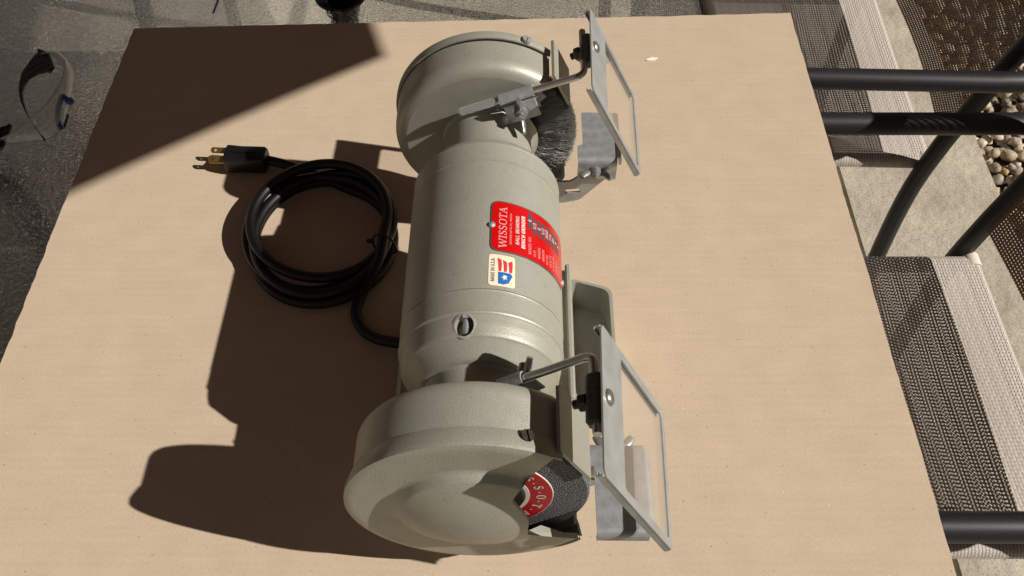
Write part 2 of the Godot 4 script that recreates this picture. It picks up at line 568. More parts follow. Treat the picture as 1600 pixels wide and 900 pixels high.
# ------------------------------------------------------------------ setting
func build_setting() -> void:
	var m := Msh.new()
	m.rbox(Vector3(-2.288, -0.06, -1.5), Vector3(6.0, 0.12, 9.0), 0.006)
	struct("patio_slab", m, M.concrete)
	# the strip along the gravel, its far edge chipped and uneven
	m = Msh.new()
	var n := FastNoiseLite.new(); n.seed = 8; n.frequency = 3.0
	var edge := []
	for i in 91:
		var z := -6.0 + 9.0 * i / 90.0
		edge.append(Vector3(1.062 + 0.007 * n.get_noise_1d(z * 3.0) + 0.006 * n.get_noise_1d(z * 14.0), 0, z))
	for i in 90:
		var a: Vector3 = edge[i]; var b: Vector3 = edge[i + 1]
		var l0 := Vector3(0.731, 0, a.z); var l1 := Vector3(0.731, 0, b.z)
		var dn := Vector3(0, -0.12, 0); var bev := Vector3(0.006, -0.008, 0)
		m.quad(Vector3(0.726, -0.006, a.z), Vector3(0.726, -0.006, b.z), l1, l0)
		m.quad(l0, l1, b, a)
		m.quad(a, b, b + bev, a + bev)
		m.quad(a + bev, b + bev, b + dn + bev, a + dn + bev)
		m.quad(Vector3(0.726, -0.12, a.z), Vector3(0.726, -0.12, b.z), Vector3(0.726, -0.006, b.z), Vector3(0.726, -0.006, a.z))
	struct("patio_slab", m, M.concrete)
	m = Msh.new()
	m.quad(Vector3(-80, -0.125, 80), Vector3(80, -0.125, 80), Vector3(80, -0.125, -80), Vector3(-80, -0.125, -80))
	struct("lawn", m, M.lawn)
	m = Msh.new()
	m.quad(Vector3(0.6, -0.055, 3.0), Vector3(2.6, -0.055, 3.0), Vector3(2.6, -0.055, -6.0), Vector3(0.6, -0.055, -6.0))
	var bed := struct("gravel_bed", m, M.soil)
	pebbles(bed)

func pebble_mesh(seed_: int) -> ArrayMesh:
	var n := FastNoiseLite.new(); n.seed = seed_; n.frequency = 0.9
	var r := RandomNumberGenerator.new(); r.seed = seed_
	var sq := Vector3(1.0, r.randf_range(0.55, 0.75), r.randf_range(0.7, 0.95))
	var m := Msh.new()
	var U := 10; var V := 6
	var p := func(i: int, j: int) -> Vector3:
		var a := TAU * (i % U) / U; var b := PI * j / V
		var d := Vector3(sin(b) * cos(a), cos(b), sin(b) * sin(a))
		return d * sq * (1.0 + 0.42 * n.get_noise_3dv(d * 1.7))
	for j in V:
		for i in U:
			if j > 0: m.tri(p.call(i, j), p.call(i + 1, j), p.call(i + 1, j + 1))
			if j < V - 1: m.tri(p.call(i, j), p.call(i + 1, j + 1), p.call(i, j + 1))
			elif j == V - 1: m.tri(p.call(i, j), p.call(i + 1, j), p.call(i, V))
	# wound outwards
	if (m.v[1] - m.v[0]).cross(m.v[2] - m.v[0]).dot(m.v[0]) < 0:
		for k in range(0, m.v.size(), 3):
			var t := m.v[k + 1]
			m.v[k + 1] = m.v[k + 2]; m.v[k + 2] = t
	return m.mesh(80.0)

func pebbles(bed: Node3D) -> void:
	var shapes := []
	for k in 6: shapes.append(pebble_mesh(200 + k))
	var r := RandomNumberGenerator.new(); r.seed = 4242
	var spots := []
	# two loose layers of stones, the upper ones filling the gaps
	for layer in 2:
		var z := -3.2
		while z < 0.2:
			var x := 1.075 + r.randf_range(0.0, 0.02)
			while x < 2.3:
				var s := r.randf_range(0.0105, 0.0225) * (1.0 if layer == 0 else 0.9)
				spots.append([Vector3(x + r.randf_range(-0.008, 0.008), -0.040 + layer * 0.018 + r.randf_range(-0.006, 0.008), z + r.randf_range(-0.012, 0.012)), s])
				x += (0.037 if layer == 0 else 0.044) + r.randf_range(-0.006, 0.01)
			z += 0.033 if layer == 0 else 0.042
	var eye := Vector3(1.12, 0, -1.30)
	spots.sort_custom(func(a, b): return (a[0] - eye).length_squared() < (b[0] - eye).length_squared())
	var rest := []
	for k in shapes.size() * 8: rest.append([])
	for i in spots.size():
		var sp: Array = spots[i]
		var b := Basis.from_euler(Vector3(r.randf_range(-0.5, 0.5), r.randf_range(0, TAU), r.randf_range(-0.5, 0.5))).scaled(Vector3.ONE * sp[1])
		var xf := Transform3D(b, sp[0])
		var sh := r.randi_range(0, shapes.size() - 1)
		var mt: int = [0, 1, 2, 3, 4, 5, 5, 0, 6, 7, 7, 1][r.randi_range(0, 11)]
		if i < 300:
			var o := part("pebble", shapes[sh], M.pebbles[mt], bed)
			o.transform = xf
		else:
			rest[mt].append([xf, sh])
	# one mesh of a few surfaces for all the farther stones
	var am := ArrayMesh.new()
	for mt in 8:
		var st := SurfaceTool.new()
		st.begin(Mesh.PRIMITIVE_TRIANGLES)
		for q in rest[mt]: st.append_from(shapes[q[1]], 0, q[0])
		st.commit(am)
	var far := MeshInstance3D.new()
	far.name = "pebble_mass"
	far.mesh = am
	for mt in 8: am.surface_set_material(mt, M.pebbles[mt])
	far.set_meta("kind", "stuff")
	bed.add_child(far, true)

# ------------------------------------------------------------------ table and umbrella
func build_table() -> void:
	var cx := -0.233; var cz := -1.071; var hx := 0.486; var hz := 0.88
	var t := thing("patio_table", "rectangular patio table with bumpy frosted glass top under the cardboard", "table", Vector3(cx, 0, cz))
	var top := T - 0.0065
	# the sheet of glass is laid in four pieces of one mesh round the umbrella hole
	var m := Msh.new()
	var R := 0.026
	var seg := 24
	var outer := PackedVector2Array(); var inner := PackedVector2Array()
	for k in seg:
		var a := TAU * (k + 0.5) / seg
		var d := Vector2(cos(a), sin(a))
		inner.append(d * R)
		var s := minf(hx / maxf(absf(d.x), 1e-6), hz / maxf(absf(d.y), 1e-6))
		outer.append(d * s)
	m.xf = Transform3D(Basis(Vector3.RIGHT, -PI / 2), Vector3(0, top - 0.005, 0))
	m.frame(outer, inner, 0.0, 0.005)
	var g := part("glass_top", m, M.table_glass, t, 20.0)
	# corners cut by the ring of sight lines are made good with the frame's corner pieces
	m = Msh.new()
	var fr := 0.013
	var path := bent_path([Vector3(hx + fr, top - 0.0175, hz * 0.2), Vector3(hx + fr, top - 0.0175, hz + fr), Vector3(-hx - fr, top - 0.0175, hz + fr), Vector3(-hx - fr, top - 0.0175, -hz - fr), Vector3(hx + fr, top - 0.0175, -hz - fr), Vector3(hx + fr, top - 0.0175, hz * 0.2)], 0.06, 6)
	path.remove_at(path.size() - 1)
	m.tube(path, fr, 14, false, true)
	var f := part("table_rim", m, M.table_frame, t)
	for sx in [-1, 1]:
		for sz in [-1, 1]:
			m = Msh.new()
			m.tube(smooth_path([Vector3(sx * hx, top - 0.02, sz * hz), Vector3(sx * (hx - 0.03), 0.4, sz * (hz - 0.03)), Vector3(sx * (hx - 0.02), 0.0, sz * (hz - 0.02))], 6), 0.016, 12)
			part("leg", m, M.table_frame, t)
	# the collar in the umbrella hole
	m = Msh.new()
	m.xf = Transform3D(Basis(Vector3.RIGHT, -PI / 2), Vector3(0, top, 0))
	m.lathe([Vector2(0.0245, -0.02), Vector2(0.0255, 0.0), Vector2(0.0345, 0.0006), Vector2(0.0350, 0.0022), Vector2(0.0335, 0.0042), Vector2(0.027, 0.0052), Vector2(0.0225, 0.0052), Vector2(0.0215, 0.004), Vector2(0.0215, -0.02)], 48)
	part("umbrella_collar", m, M.gloss_black, t)

	# the umbrella whose shadow lies across the upper left of the cardboard
	var u := thing("patio_umbrella", "black pole of a patio umbrella rising from the collar in the glass", "umbrella", Vector3(cx, 0, cz))
	m = Msh.new()
	m.tube([Vector3(0, 0.05, 0), Vector3(0, T + 1.58, 0)], 0.019, 24)
	part("pole", m, M.gloss_black, u)
	m = Msh.new()
	m.lathe([Vector2(0.02, 0.1), Vector2(0.03, 0.1), Vector2(0.05, 0.07), Vector2(0.20, 0.05), Vector2(0.225, 0.02), Vector2(0.225, 0.0), Vector2(0.0, 0.0)], 40)
	var bs := part("base", m, M.frame, u)
	bs.rotation.x = -PI / 2
	var h := 1.15
	var V := Vector3(-0.160 + SUN.x * h, 0, -0.937 + SUN.z * h) - Vector3(cx, 0, cz)
	var R2 := Vector2(V.x, V.z).length()
	var a0 := atan2(V.z, V.x)
	var apex := Vector3(0, T + h + 0.42, 0)
	var can := Msh.new()
	for k in 6:
		var p := a0 + TAU * k / 6.0; var q := a0 + TAU * (k + 1) / 6.0
		var A := Vector3(cos(p) * R2, T + h, sin(p) * R2)
		var B := Vector3(cos(q) * R2, T + h, sin(q) * R2)
		var inn := -((A + B) / 2.0 - Vector3(0, T + h, 0)).normalized()
		var N := 14
		for i in 8:
			for j in N:
				var P := func(u_: float, w: float) -> Vector3:
					var e := A.lerp(B, w) + inn * 0.05 * 4.0 * w * (1.0 - w) * (1.0 if u_ > 0.999 else u_)
					var s := apex.lerp(e, u_)
					s.y -= 0.07 * sin(u_ * PI) * (0.4 + 2.4 * w * (1.0 - w))
					return s
				can.quad(P.call(i / 8.0, j / float(N)), P.call(i / 8.0, (j + 1) / float(N)), P.call((i + 1) / 8.0, (j + 1) / float(N)), P.call((i + 1) / 8.0, j / float(N)))
	part("canopy", can, M.canopy, u)
	for k in 6:
		var p := a0 + TAU * k / 6.0
		m = Msh.new()
		m.tube([Vector3(0, apex.y - 0.03, 0), Vector3(cos(p) * R2 * 0.5, (apex.y + T + h) / 2 - 0.05, sin(p) * R2 * 0.5), Vector3(cos(p) * R2 * 0.98, T + h - 0.005, sin(p) * R2 * 0.98)], 0.006, 8)
		part("rib", m, M.gloss_black, u)

	# cardboard
	var c := thing("cardboard_sheet", "large flat sheet of plain brown corrugated cardboard under the grinder", "cardboard", at(0, 0, 0))
	m = Msh.new()
	var x0 := -0.4935; var x1 := 0.3690; var z0 := -1.0; var z1 := -0.205
	var n := FastNoiseLite.new(); n.seed = 6; n.frequency = 2.2
	var e := FastNoiseLite.new(); e.seed = 17; e.frequency = 9.0
	var nx := 48; var nz := 96
	var P := func(i: int, j: int) -> Vector3:
		var fx := float(i) / nx; var fz := float(j) / nz
		var far_z := lerpf(-0.9945, -1.0265, fx)
		var z := lerpf(far_z, z1, fz)
		var x := lerpf(x0, x1, fx)
		if i == nx: x += 0.0016 * e.get_noise_1d(z * 0.6) + 0.0007 * e.get_noise_1d(z * 17.0)
		if i == 0: x += 0.0016 * e.get_noise_1d(z * 5.0 + 40.0)
		if j == 0: z += 0.0018 * e.get_noise_1d(x * 3.0 + 80.0)
		var y := 0.0008 * n.get_noise_2d(x, z)
		var crease := absf(z + 0.630 - 0.012 * (x - 0.3))
		y -= 0.0007 * maxf(0.0, 1.0 - crease / 0.006) * smoothstep(0.08, 0.36, x)
		var cr2 := absf(z + 0.602 - 0.01 * (x - 0.3))
		y -= 0.0005 * maxf(0.0, 1.0 - cr2 / 0.006) * smoothstep(0.12, 0.36, x)
		return Vector3(x, y, z)
	var th := Vector3(0, -0.0045, 0)
	for i in nx:
		for j in nz:
			m.quad(P.call(i, j), P.call(i, j + 1), P.call(i + 1, j + 1), P.call(i + 1, j))
	part("top_liner", m, M.card, c, 60.0)
	m = Msh.new()
	for i in nx:
		m.quad(P.call(i, 0) + th, P.call(i, 0), P.call(i + 1, 0), P.call(i + 1, 0) + th)
		m.quad(P.call(i, nz), P.call(i, nz) + th, P.call(i + 1, nz) + th, P.call(i + 1, nz))
	for j in nz:
		m.quad(P.call(0, j), P.call(0, j) + th, P.call(0, j + 1) + th, P.call(0, j + 1))
		m.quad(P.call(nx, j) + th, P.call(nx, j), P.call(nx, j + 1), P.call(nx, j + 1) + th)
	m.quad(Vector3(x0, -0.0045, z1), Vector3(x0, -0.0045, -0.9945), Vector3(x1, -0.0045, -1.0265), Vector3(x1, -0.0045, z1))
	part("cut_edge", m, M.card_edge, c, 20.0)
	# little scuffs where the liner is torn to its pale inside
	for q in [[0.1763, -0.9311, 0.0075, 0.0030, 0.3]]:
		m = Msh.new()
		var poly := PackedVector2Array()
		for k in 9:
			var a := TAU * k / 9.0
			var rr := 1.0 + 0.22 * sin(k * 2.7 + q[0] * 50.0)
			poly.append(Vector2(cos(a) * q[2] * rr, sin(a) * q[3] * rr))
		m.xf = Transform3D(Basis(Vector3.UP, q[4]) * Basis(Vector3.RIGHT, -PI / 2), Vector3(q[0], 0.0004, q[1]))
		m.prism(poly, 0.0, 0.0007)
		part("torn_scuff", m, M.torn, c, 20.0)

	# thin strip on the glass
	m = Msh.new()
	m.tube(smooth_path([Vector3(0.0022, 0, -0.075), Vector3(0.0012, 0.0006, -0.03), Vector3(0, 0, 0), Vector3(-0.0012, 0, 0.031)], 4), 0.0016, 8)
	var s := part("plastic_straw", m, M.purple, self)
	s.position = at(-0.3975, -0.0045, -1.0634)
	tag(s, "thin violet grey plastic straw on the glass above the cardboard", "straw")

# ------------------------------------------------------------------ grinder
const GY := 0.14      # height of the shaft
const RM := 0.0652    # motor

func text_mesh(s: String, height: float, bold := false, serif := false) -> ArrayMesh:
	var tm := TextMesh.new()
	var f := SystemFont.new()
	f.font_names = PackedStringArray(["Droid Serif" if serif else "Droid Sans"])
	f.font_weight = 700 if bold else 400
	tm.font = f
	tm.font_size = 64
	tm.pixel_size = height / 46.0
	tm.depth = 0.0
	tm.curve_step = 2.0
	tm.text = s
	var a := tm.get_mesh_arrays()
	var am := ArrayMesh.new()
	if a.size() and a[Mesh.ARRAY_VERTEX] != null and a[Mesh.ARRAY_VERTEX].size():
		am.add_surface_from_arrays(Mesh.PRIMITIVE_TRIANGLES, a)
	return am

# flat drawing (s along the shaft towards -z, t up round the motor) laid on a cylinder about z
func wrap_pt(p: Vector2, zc: float, ang: float, r: float) -> Vector3:
	var a := ang + p.y / RM
	return Vector3(cos(a) * r, GY + sin(a) * r, zc - p.x)

func wrap_mesh(src: ArrayMesh, zc: float, ang: float, r: float) -> Msh:
	var m := Msh.new()
	if src.get_surface_count() == 0: return m
	var a := src.surface_get_arrays(0)
	var vs: PackedVector3Array = a[Mesh.ARRAY_VERTEX]
	var ix = a[Mesh.ARRAY_INDEX]
	if ix == null: ix = range(vs.size())
	for k in range(0, ix.size(), 3):
		var p := []
		for q in 3:
			var w: Vector3 = vs[ix[k + q]]
			p.append(wrap_pt(Vector2(w.x, w.y), zc, ang, r))
		var nn: Vector3 = (p[1] - p[0]).cross(p[2] - p[0])
		if nn.dot(Vector3(p[0].x, p[0].y - GY, 0)) > 0: m.tri(p[0], p[1], p[2])
		else: m.tri(p[0], p[2], p[1])
	return m

func wrap_poly(poly: PackedVector2Array, zc: float, ang: float, r: float, strip := 0.004) -> Msh:
	var m := Msh.new()
	var lo := 1e9; var hi := -1e9
	for p in poly:
		lo = minf(lo, p.y); hi = maxf(hi, p.y)
	var y := lo
	while y < hi - 1e-6:
		var y2 := minf(y + strip, hi)
		var band := PackedVector2Array([Vector2(-1, y), Vector2(1, y), Vector2(1, y2), Vector2(-1, y2)])
		for piece in Geometry2D.intersect_polygons(poly, band):
			var idx := Geometry2D.triangulate_polygon(piece)
			for k in range(0, idx.size(), 3):
				var a := wrap_pt(piece[idx[k]], zc, ang, r)
				var b := wrap_pt(piece[idx[k + 1]], zc, ang, r)
				var c := wrap_pt(piece[idx[k + 2]], zc, ang, r)
				if (b - a).cross(c - a).dot(Vector3(a.x, a.y - GY, 0)) > 0: m.tri(a, b, c)
				else: m.tri(a, c, b)
		y = y2
	return m

func add_text(s: String, height: float, zleft: float, deg: float, r: float, mat: Material, parent: Node, width: float, bold := false, serif := false, centred := false) -> void:
	var tm := text_mesh(s, height, bold, serif)
	if tm.get_surface_count() == 0: return
	var bb := tm.get_aabb()
	var zc := zleft - width / 2.0 if not centred else zleft
	# set to its printed width and centred on its line
	var a := tm.surface_get_arrays(0)
	var vs: PackedVector3Array = a[Mesh.ARRAY_VERTEX]
	var mid := bb.get_center()
	for k in vs.size(): vs[k] = Vector3((vs[k].x - mid.x) * width / bb.size.x, (vs[k].y - mid.y) * height / bb.size.y, 0)
	a[Mesh.ARRAY_VERTEX] = vs
	var fit := ArrayMesh.new()
	fit.add_surface_from_arrays(Mesh.PRIMITIVE_TRIANGLES, a)
	var m := wrap_mesh(fit, zc, deg_to_rad(deg), r)
	part("lettering", m, mat, parent, 0.0)

func guard_radius(a: float) -> float:
	# the housing is round but runs out straighter at its lower lip
	a = wrapf(a, -PI, PI)
	var d := rad_to_deg(a)
	if d > -75.0 and d < 0.0:
		return 0.0885 + 0.0055 * smoothstep(-75.0, -38.0, d)
	return 0.0885

# distance from the shaft to the edge of the sheet in direction a: full outside the opening, the cut inside it
func sheet_radius(a: float, cut: Array, full: float) -> float:
	var d := Vector2(cos(a), sin(a))
	var best := full
	for i in cut.size() - 1:
		var p: Vector2 = cut[i]; var q: Vector2 = cut[i + 1]
		var e := q - p
		var den := d.cross(e)
		if absf(den) < 1e-9: continue
		var t := p.cross(e) / den
		var w := p.cross(d) / den
		if t > 0 and w >= -0.001 and w <= 1.001: best = minf(best, t)
	return best

func sheet(cut: Array, zf: Callable, thick: float, inset: float, grow := 0.0) -> Msh:
	var m := Msh.new()
	var N := 240; var K := 40
	var R := []
	var full := 0.0
	for i in N:
		var a := TAU * i / N - PI
		full = maxf(full, guard_radius(a) + grow - inset)
		R.append(sheet_radius(a, cut, guard_radius(a) + grow - inset))
	for i in N:
		var a := TAU * i / N - PI; var b := TAU * (i + 1) / N - PI
		var ra: float = R[i]; var rb: float = R[(i + 1) % N]
		var P := func(an: float, r: float, back: float) -> Vector3: return Vector3(cos(an) * r, sin(an) * r, zf.call(r) - back)
		for k in K:
			# rings of fixed radius, stopped short at the cut
			var u := full * k / K; var w := full * (k + 1) / K
			var a0 := minf(u, ra); var a1 := minf(w, ra); var b0 := minf(u, rb); var b1 := minf(w, rb)
			if a1 - a0 < 1e-6 and b1 - b0 < 1e-6: continue
			for side in 2:
				var t := thick * side
				var q := [P.call(a, a0, t), P.call(a, a1, t), P.call(b, b1, t), P.call(b, b0, t)]
				if side == 1: q.reverse()
				if (q[1] - q[0]).cross(q[2] - q[0]).length() > 1e-12: m.tri(q[0], q[1], q[2])
				if (q[2] - q[0]).cross(q[3] - q[0]).length() > 1e-12: m.tri(q[0], q[2], q[3])
		m.quad(P.call(a, ra, thick), P.call(b, rb, thick), P.call(b, rb, 0), P.call(a, ra, 0))
	return m

# a wall swept round the housing: profile of (inset from the outline, z)
func housing_wall(profile: Array, a0: float, a1: float, grow := 0.0) -> Msh:
	var m := Msh.new()
	var N := 96
	for i in N:
		var a := a0 + (a1 - a0) * i / N; var b := a0 + (a1 - a0) * (i + 1) / N
		for j in profile.size() - 1:
			var p: Vector2 = profile[j]; var q: Vector2 = profile[j + 1]
			var P := func(an: float, w: Vector2) -> Vector3:
				var r := guard_radius(an) + grow - w.x
				return Vector3(cos(an) * r, sin(an) * r, w.y)
			m.quad(P.call(a, p), P.call(b, p), P.call(b, q), P.call(a, q))
	# close both ends
	for e in [a0, a1]:
		for j in range(1, profile.size() - 1):
			var P := func(w: Vector2) -> Vector3:
				var r := guard_radius(e) + grow - w.x
				return Vector3(cos(e) * r, sin(e) * r, w.y)
			m.tri(P.call(profile[0]), P.call(profile[j]), P.call(profile[j + 1]))
	return m

func mirrored(m: Msh, s: int) -> Msh:
	if s < 0:
		for k in range(0, m.v.size(), 3):
			var a := m.v[k]; var b := m.v[k + 1]; var c := m.v[k + 2]
			a.z = -a.z; b.z = -b.z; c.z = -c.z
			m.v[k] = a; m.v[k + 1] = c; m.v[k + 2] = b
	return m

func axis_xf() -> Transform3D:
	return Transform3D(Basis.IDENTITY, Vector3(0, GY, 0))

func wing_nut(where: Vector3, dir: Vector3, ear: Vector3, size := 1.0) -> Msh:
	# hub along dir, ears spread along ear
	var m := Msh.new()
	var z := dir.normalized(); var x := (ear - z * ear.dot(z)).normalized(); var y := z.cross(x)
	m.xf = Transform3D(Basis(x, y, z).scaled_local(Vector3.ONE * size), where)
	m.lathe([Vector2(0.0, 0.0), Vector2(0.0058, 0.0), Vector2(0.0056, 0.004), Vector2(0.0042, 0.008), Vector2(0.0030, 0.0082), Vector2(0.0028, 0.012), Vector2(0.0, 0.0125)], 16)
	for s in [-1, 1]:
		var p := []
		var rad := []
		for k in 7:
			var t := k / 6.0
			p.append(Vector3(s * (0.004 + 0.0105 * t), 0, 0.003 + 0.0085 * t * t))
			rad.append(0.0022 + 0.0022 * sin(PI * minf(1.0, t * 0.75 + 0.15)) * (0.6 + 0.4 * t))
		var e := Msh.new()
		e.tube(p, rad, 10)
		for q in e.v.size():
			var w := e.v[q]
			w.y *= 0.62
			m.v.append(m.xf * w)
	return m

func slotted_screw(where: Vector3, dir: Vector3, r: float, h: float, slot_turn := 0.0) -> Msh:
	var m := Msh.new()
	var z := dir.normalized()
	var x := z.cross(Vector3.UP)
	if x.length() < 0.1: x = Vector3.RIGHT
	x = x.normalized().rotated(z, slot_turn)
	m.xf = Transform3D(Basis(x, z.cross(x), z), where)
	# the head is two half discs either side of the slot
	for s in [-1, 1]:
		var poly := PackedVector2Array()
		for k in 13:
			var a := asin(0.14) + (PI - 2 * asin(0.14)) * k / 12.0
			poly.append(Vector2(cos(a) * r, s * sin(a) * r))
		m.prism(poly, 0.0, h)
	m.lathe([Vector2(r * 0.98, 0.0), Vector2(r * 0.98, h * 0.4), Vector2(0.0, h * 0.4)], 18)
	return m

func hex_nut(where: Vector3, dir: Vector3, r: float, h: float) -> Msh:
	var m := Msh.new()
	var z := dir.normalized()
	var x := z.cross(Vector3.UP)
	if x.length() < 0.1: x = Vector3.RIGHT
	x = x.normalized()
	m.xf = Transform3D(Basis(x, z.cross(x), z), where)
	m.lathe([Vector2(0, 0), Vector2(r, 0), Vector2(r, h * 0.8), Vector2(r * 0.86, h), Vector2(0, h)], 6)
	return m

func build_grinder() -> void:
	var g := thing("bench_grinder", "grey green bench grinder with two guarded wheels and a red nameplate", "bench grinder", at(-0.0236, 0, -0.48), -0.009)
	var ax := axis_xf()
	var m: Msh

	# ---- motor
	m = Msh.new(); m.xf = ax
	m.lathe([Vector2(RM - 0.004, -0.0675), Vector2(RM, -0.0668), Vector2(RM, 0.0668), Vector2(RM - 0.004, 0.0675)], 120)
	var body := part("motor_housing", m, M.paint, g)
	for s in [-1, 1]:
		m = Msh.new(); m.xf = ax
		var r := RM - 0.0003
		var prof := [Vector2(r - 0.004, 0.0662), Vector2(r - 0.0002, 0.0672), Vector2(r + 0.0004, 0.0678), Vector2(r + 0.0001, 0.0686), Vector2(r, 0.0700), Vector2(r, 0.0868), Vector2(r + 0.0003, 0.0876), Vector2(r - 0.0003, 0.0888), Vector2(r - 0.0011, 0.0893)]
		if s > 0:
			# lower end as the photograph shows it: a bowl that closes to the neck
			prof.append_array([Vector2(r - 0.0018, 0.0970), Vector2(r - 0.0034, 0.1046), Vector2(r - 0.0044, 0.1062), Vector2(r - 0.0060, 0.1074), Vector2(0.0475, 0.1180), Vector2(0.0455, 0.1188)])
		else:
			prof.append_array([Vector2(r - 0.0018, 0.0925), Vector2(r - 0.0045, 0.0965), Vector2(r - 0.009, 0.0995), Vector2(r - 0.016, 0.1012), Vector2(r - 0.020, 0.1020)])
		prof.append_array([Vector2(0.0425, 0.1192), Vector2(0.0412, 0.1215), Vector2(0.0405, 0.152), Vector2(0.0425, 0.1565), Vector2(0.047, 0.1588)])
		bell(m, prof, s > 0)
		var b := part("end_bell", mirrored(m, s), M.paint, g)
		if s > 0:
			# a bolt sits in an oval recess of the bell
			var c0 := deg_to_rad(99.5)
			var out := Vector3(cos(c0), sin(c0), 0)
			var mm := Msh.new()
			var base := ax.origin + out * (RM - 0.0027)
			var tz := Vector3(0, 0, 1) * 1.0 - out * 0.25
			tz = tz.normalized()
			var tx := out.cross(tz)
			var nn := tz.cross(tx).normalized()
			if nn.dot(out) < 0: nn = -nn
			mm.xf = Transform3D(Basis(tx, tz, nn), Vector3(base.x, base.y, 0.0985))
			var ring_o := PackedVector2Array(); var ring_i := PackedVector2Array(); var pit := PackedVector2Array()
			for k in 28:
				var a := TAU * k / 28
				ring_o.append(Vector2(cos(a) * 0.0094, sin(a) * 0.0102)); ring_i.append(Vector2(cos(a) * 0.0075, sin(a) * 0.0083)); pit.append(Vector2(cos(a) * 0.0066, sin(a) * 0.0074))
			# the recess: sloping wall and floor
			for k in 28:
				var j := (k + 1) % 28
				mm.quad(Vector3(ring_i[k].x, ring_i[k].y, 0.0), Vector3(pit[k].x, pit[k].y, -0.011), Vector3(pit[j].x, pit[j].y, -0.011), Vector3(ring_i[j].x, ring_i[j].y, 0.0))
				mm.tri(Vector3(pit[k].x, pit[k].y, -0.011), Vector3(0, 0, -0.011), Vector3(pit[j].x, pit[j].y, -0.011))
			part("bolt_recess", mm, M.cast_paint, b)
			var lip := Msh.new(); lip.xf = mm.xf
			for k in 28:
				var j := (k + 1) % 28
				lip.quad(Vector3(ring_o[k].x, ring_o[k].y, -0.0004), Vector3(ring_o[j].x, ring_o[j].y, -0.0004), Vector3(ring_i[j].x, ring_i[j].y, 0.0002), Vector3(ring_i[k].x, ring_i[k].y, 0.0002))
			part("recess_lip", lip, M.paint, b)
			mm = Msh.new()
			var B := Transform3D(Basis(tx, tz, nn), Vector3(base.x, base.y, 0.0985))
			var bolt_path := []
			var bolt_r := []
			for k in 15:
				bolt_path.append(B * Vector3(0.001, -0.007 + 0.0009 * k, -0.005)); bolt_r.append(0.0032 if k % 2 == 0 else 0.0027)
			mm.tube(bolt_path, bolt_r, 14)
			part("bolt", mm, M.zinc, b)
			part("nut", hex_nut(B * Vector3(0.001, -0.0062, -0.0046), -tz, 0.0052, 0.0035), M.zinc, b)

	# ---- nameplate
	var zc := 0.0045
	var mid := deg_to_rad(47.0)
	var hs := 0.0262; var ht := deg_to_rad(37.0) * RM
	var outline := round_poly(arr([[-hs, -ht], [hs, -ht], [hs, ht], [-hs, ht]]), 0.0075, 5)
	var inline := round_poly(arr([[-hs + 0.0011, -ht + 0.0011], [hs - 0.0011, -ht + 0.0011], [hs - 0.0011, ht - 0.0011], [-hs + 0.0011, ht - 0.0011]]), 0.0066, 5)
	var np := part("nameplate", wrap_poly(outline, zc, mid, RM + 0.0007), M.aluminium, g, 40.0, "red nameplate with silver rim")
	# its cut edge
	m = Msh.new()
	for k in outline.size():
		var p := outline[k]; var q := outline[(k + 1) % outline.size()]
		for n in 6:
			var a := p.lerp(q, n / 6.0); var b := p.lerp(q, (n + 1) / 6.0)
			m.quad(wrap_pt(a, zc, mid, RM - 0.0002), wrap_pt(b, zc, mid, RM - 0.0002), wrap_pt(b, zc, mid, RM + 0.0007), wrap_pt(a, zc, mid, RM + 0.0007))
	part("plate_edge", m, M.aluminium, np)
	part("red_field", wrap_poly(inline, zc, mid, RM + 0.0009), M.plate_red, np)
	var rt := RM + 0.00105
	add_text("WISSOTA", 0.0064, zc + 0.0012, 75.6, rt, M.print_pink, np, 0.0425, false, true, true)
	add_text("MINNEAPOLIS, MINN.", 0.0020, zc + 0.0012, 69.8, rt, M.print_pink, np, 0.0330, false, true, true)
	add_text("BALL BEARING", 0.0030, zc + 0.0008, 65.0, rt, M.print_white, np, 0.0290, false, false, true)
	add_text("BENCH GRINDER", 0.0033, zc + 0.0008, 60.5, rt, M.print_white, np, 0.0335, true, false, true)
	var rows := [["MODEL NO.", "6", 55.2, 0.0180], ["H.P.", "1/3", 51.0, 0.0065], ["WHEEL", "6", 46.9, 0.0120], ["ARBOR", "1/2", 42.8, 0.0120], ["R.P.M.", "3450", 38.7, 0.0100], ["VOLTS", "115", 34.6, 0.0120], ["CYCLES", "60", 30.5, 0.0140], ["PHASE", "1", 26.4, 0.0130], ["AMPS", "5", 22.3, 0.0110]]
	for row in rows:
		var d: float = row[2]
		add_text(row[0], 0.0026, 0.0250, d, rt, M.print_pink, np, row[3])
		var zb := -0.0095 if row[0] == "MODEL NO." else -0.0060
		var box := arr([[-0.0085, -0.00165], [0.0085, -0.00165], [0.0085, 0.00165], [-0.0085, 0.00165]])
		part("value_field", wrap_poly(box, zb, deg_to_rad(d), RM + 0.0010), M.field_grey, np)
		add_text(row[1], 0.0030, zb, d, RM + 0.0012, M.print_white, np, 0.0022 * row[1].length(), false, false, true)
	for q in [[83.2, 0.0045], [10.8, 0.0211]]:
		m = Msh.new()
		var a := deg_to_rad(q[0])
		var o := Vector3(cos(a), sin(a), 0)
		m.xf = Transform3D(Basis(Vector3(0, 0, 1).cross(o).normalized() * -1.0, Vector3(0, 0, 1), o), ax.origin + o * (RM + 0.0005) + Vector3(0, 0, q[1]))
		m.lathe([Vector2(0.0030, 0.0), Vector2(0.0028, 0.0009), Vector2(0.0020, 0.0016), Vector2(0.0010, 0.0019), Vector2(0, 0.0020)], 20)
		part("rivet", m, M.zinc, np)

	# ---- sticker: cream square, a map in stripes, blue and a star
	var sz := 0.0487; var sa := deg_to_rad(75.4)
	var sq := round_poly(arr([[-0.0150, -0.0104], [0.0150, -0.0104], [0.0150, 0.0104], [-0.0150, 0.0104]]), 0.0028, 4)
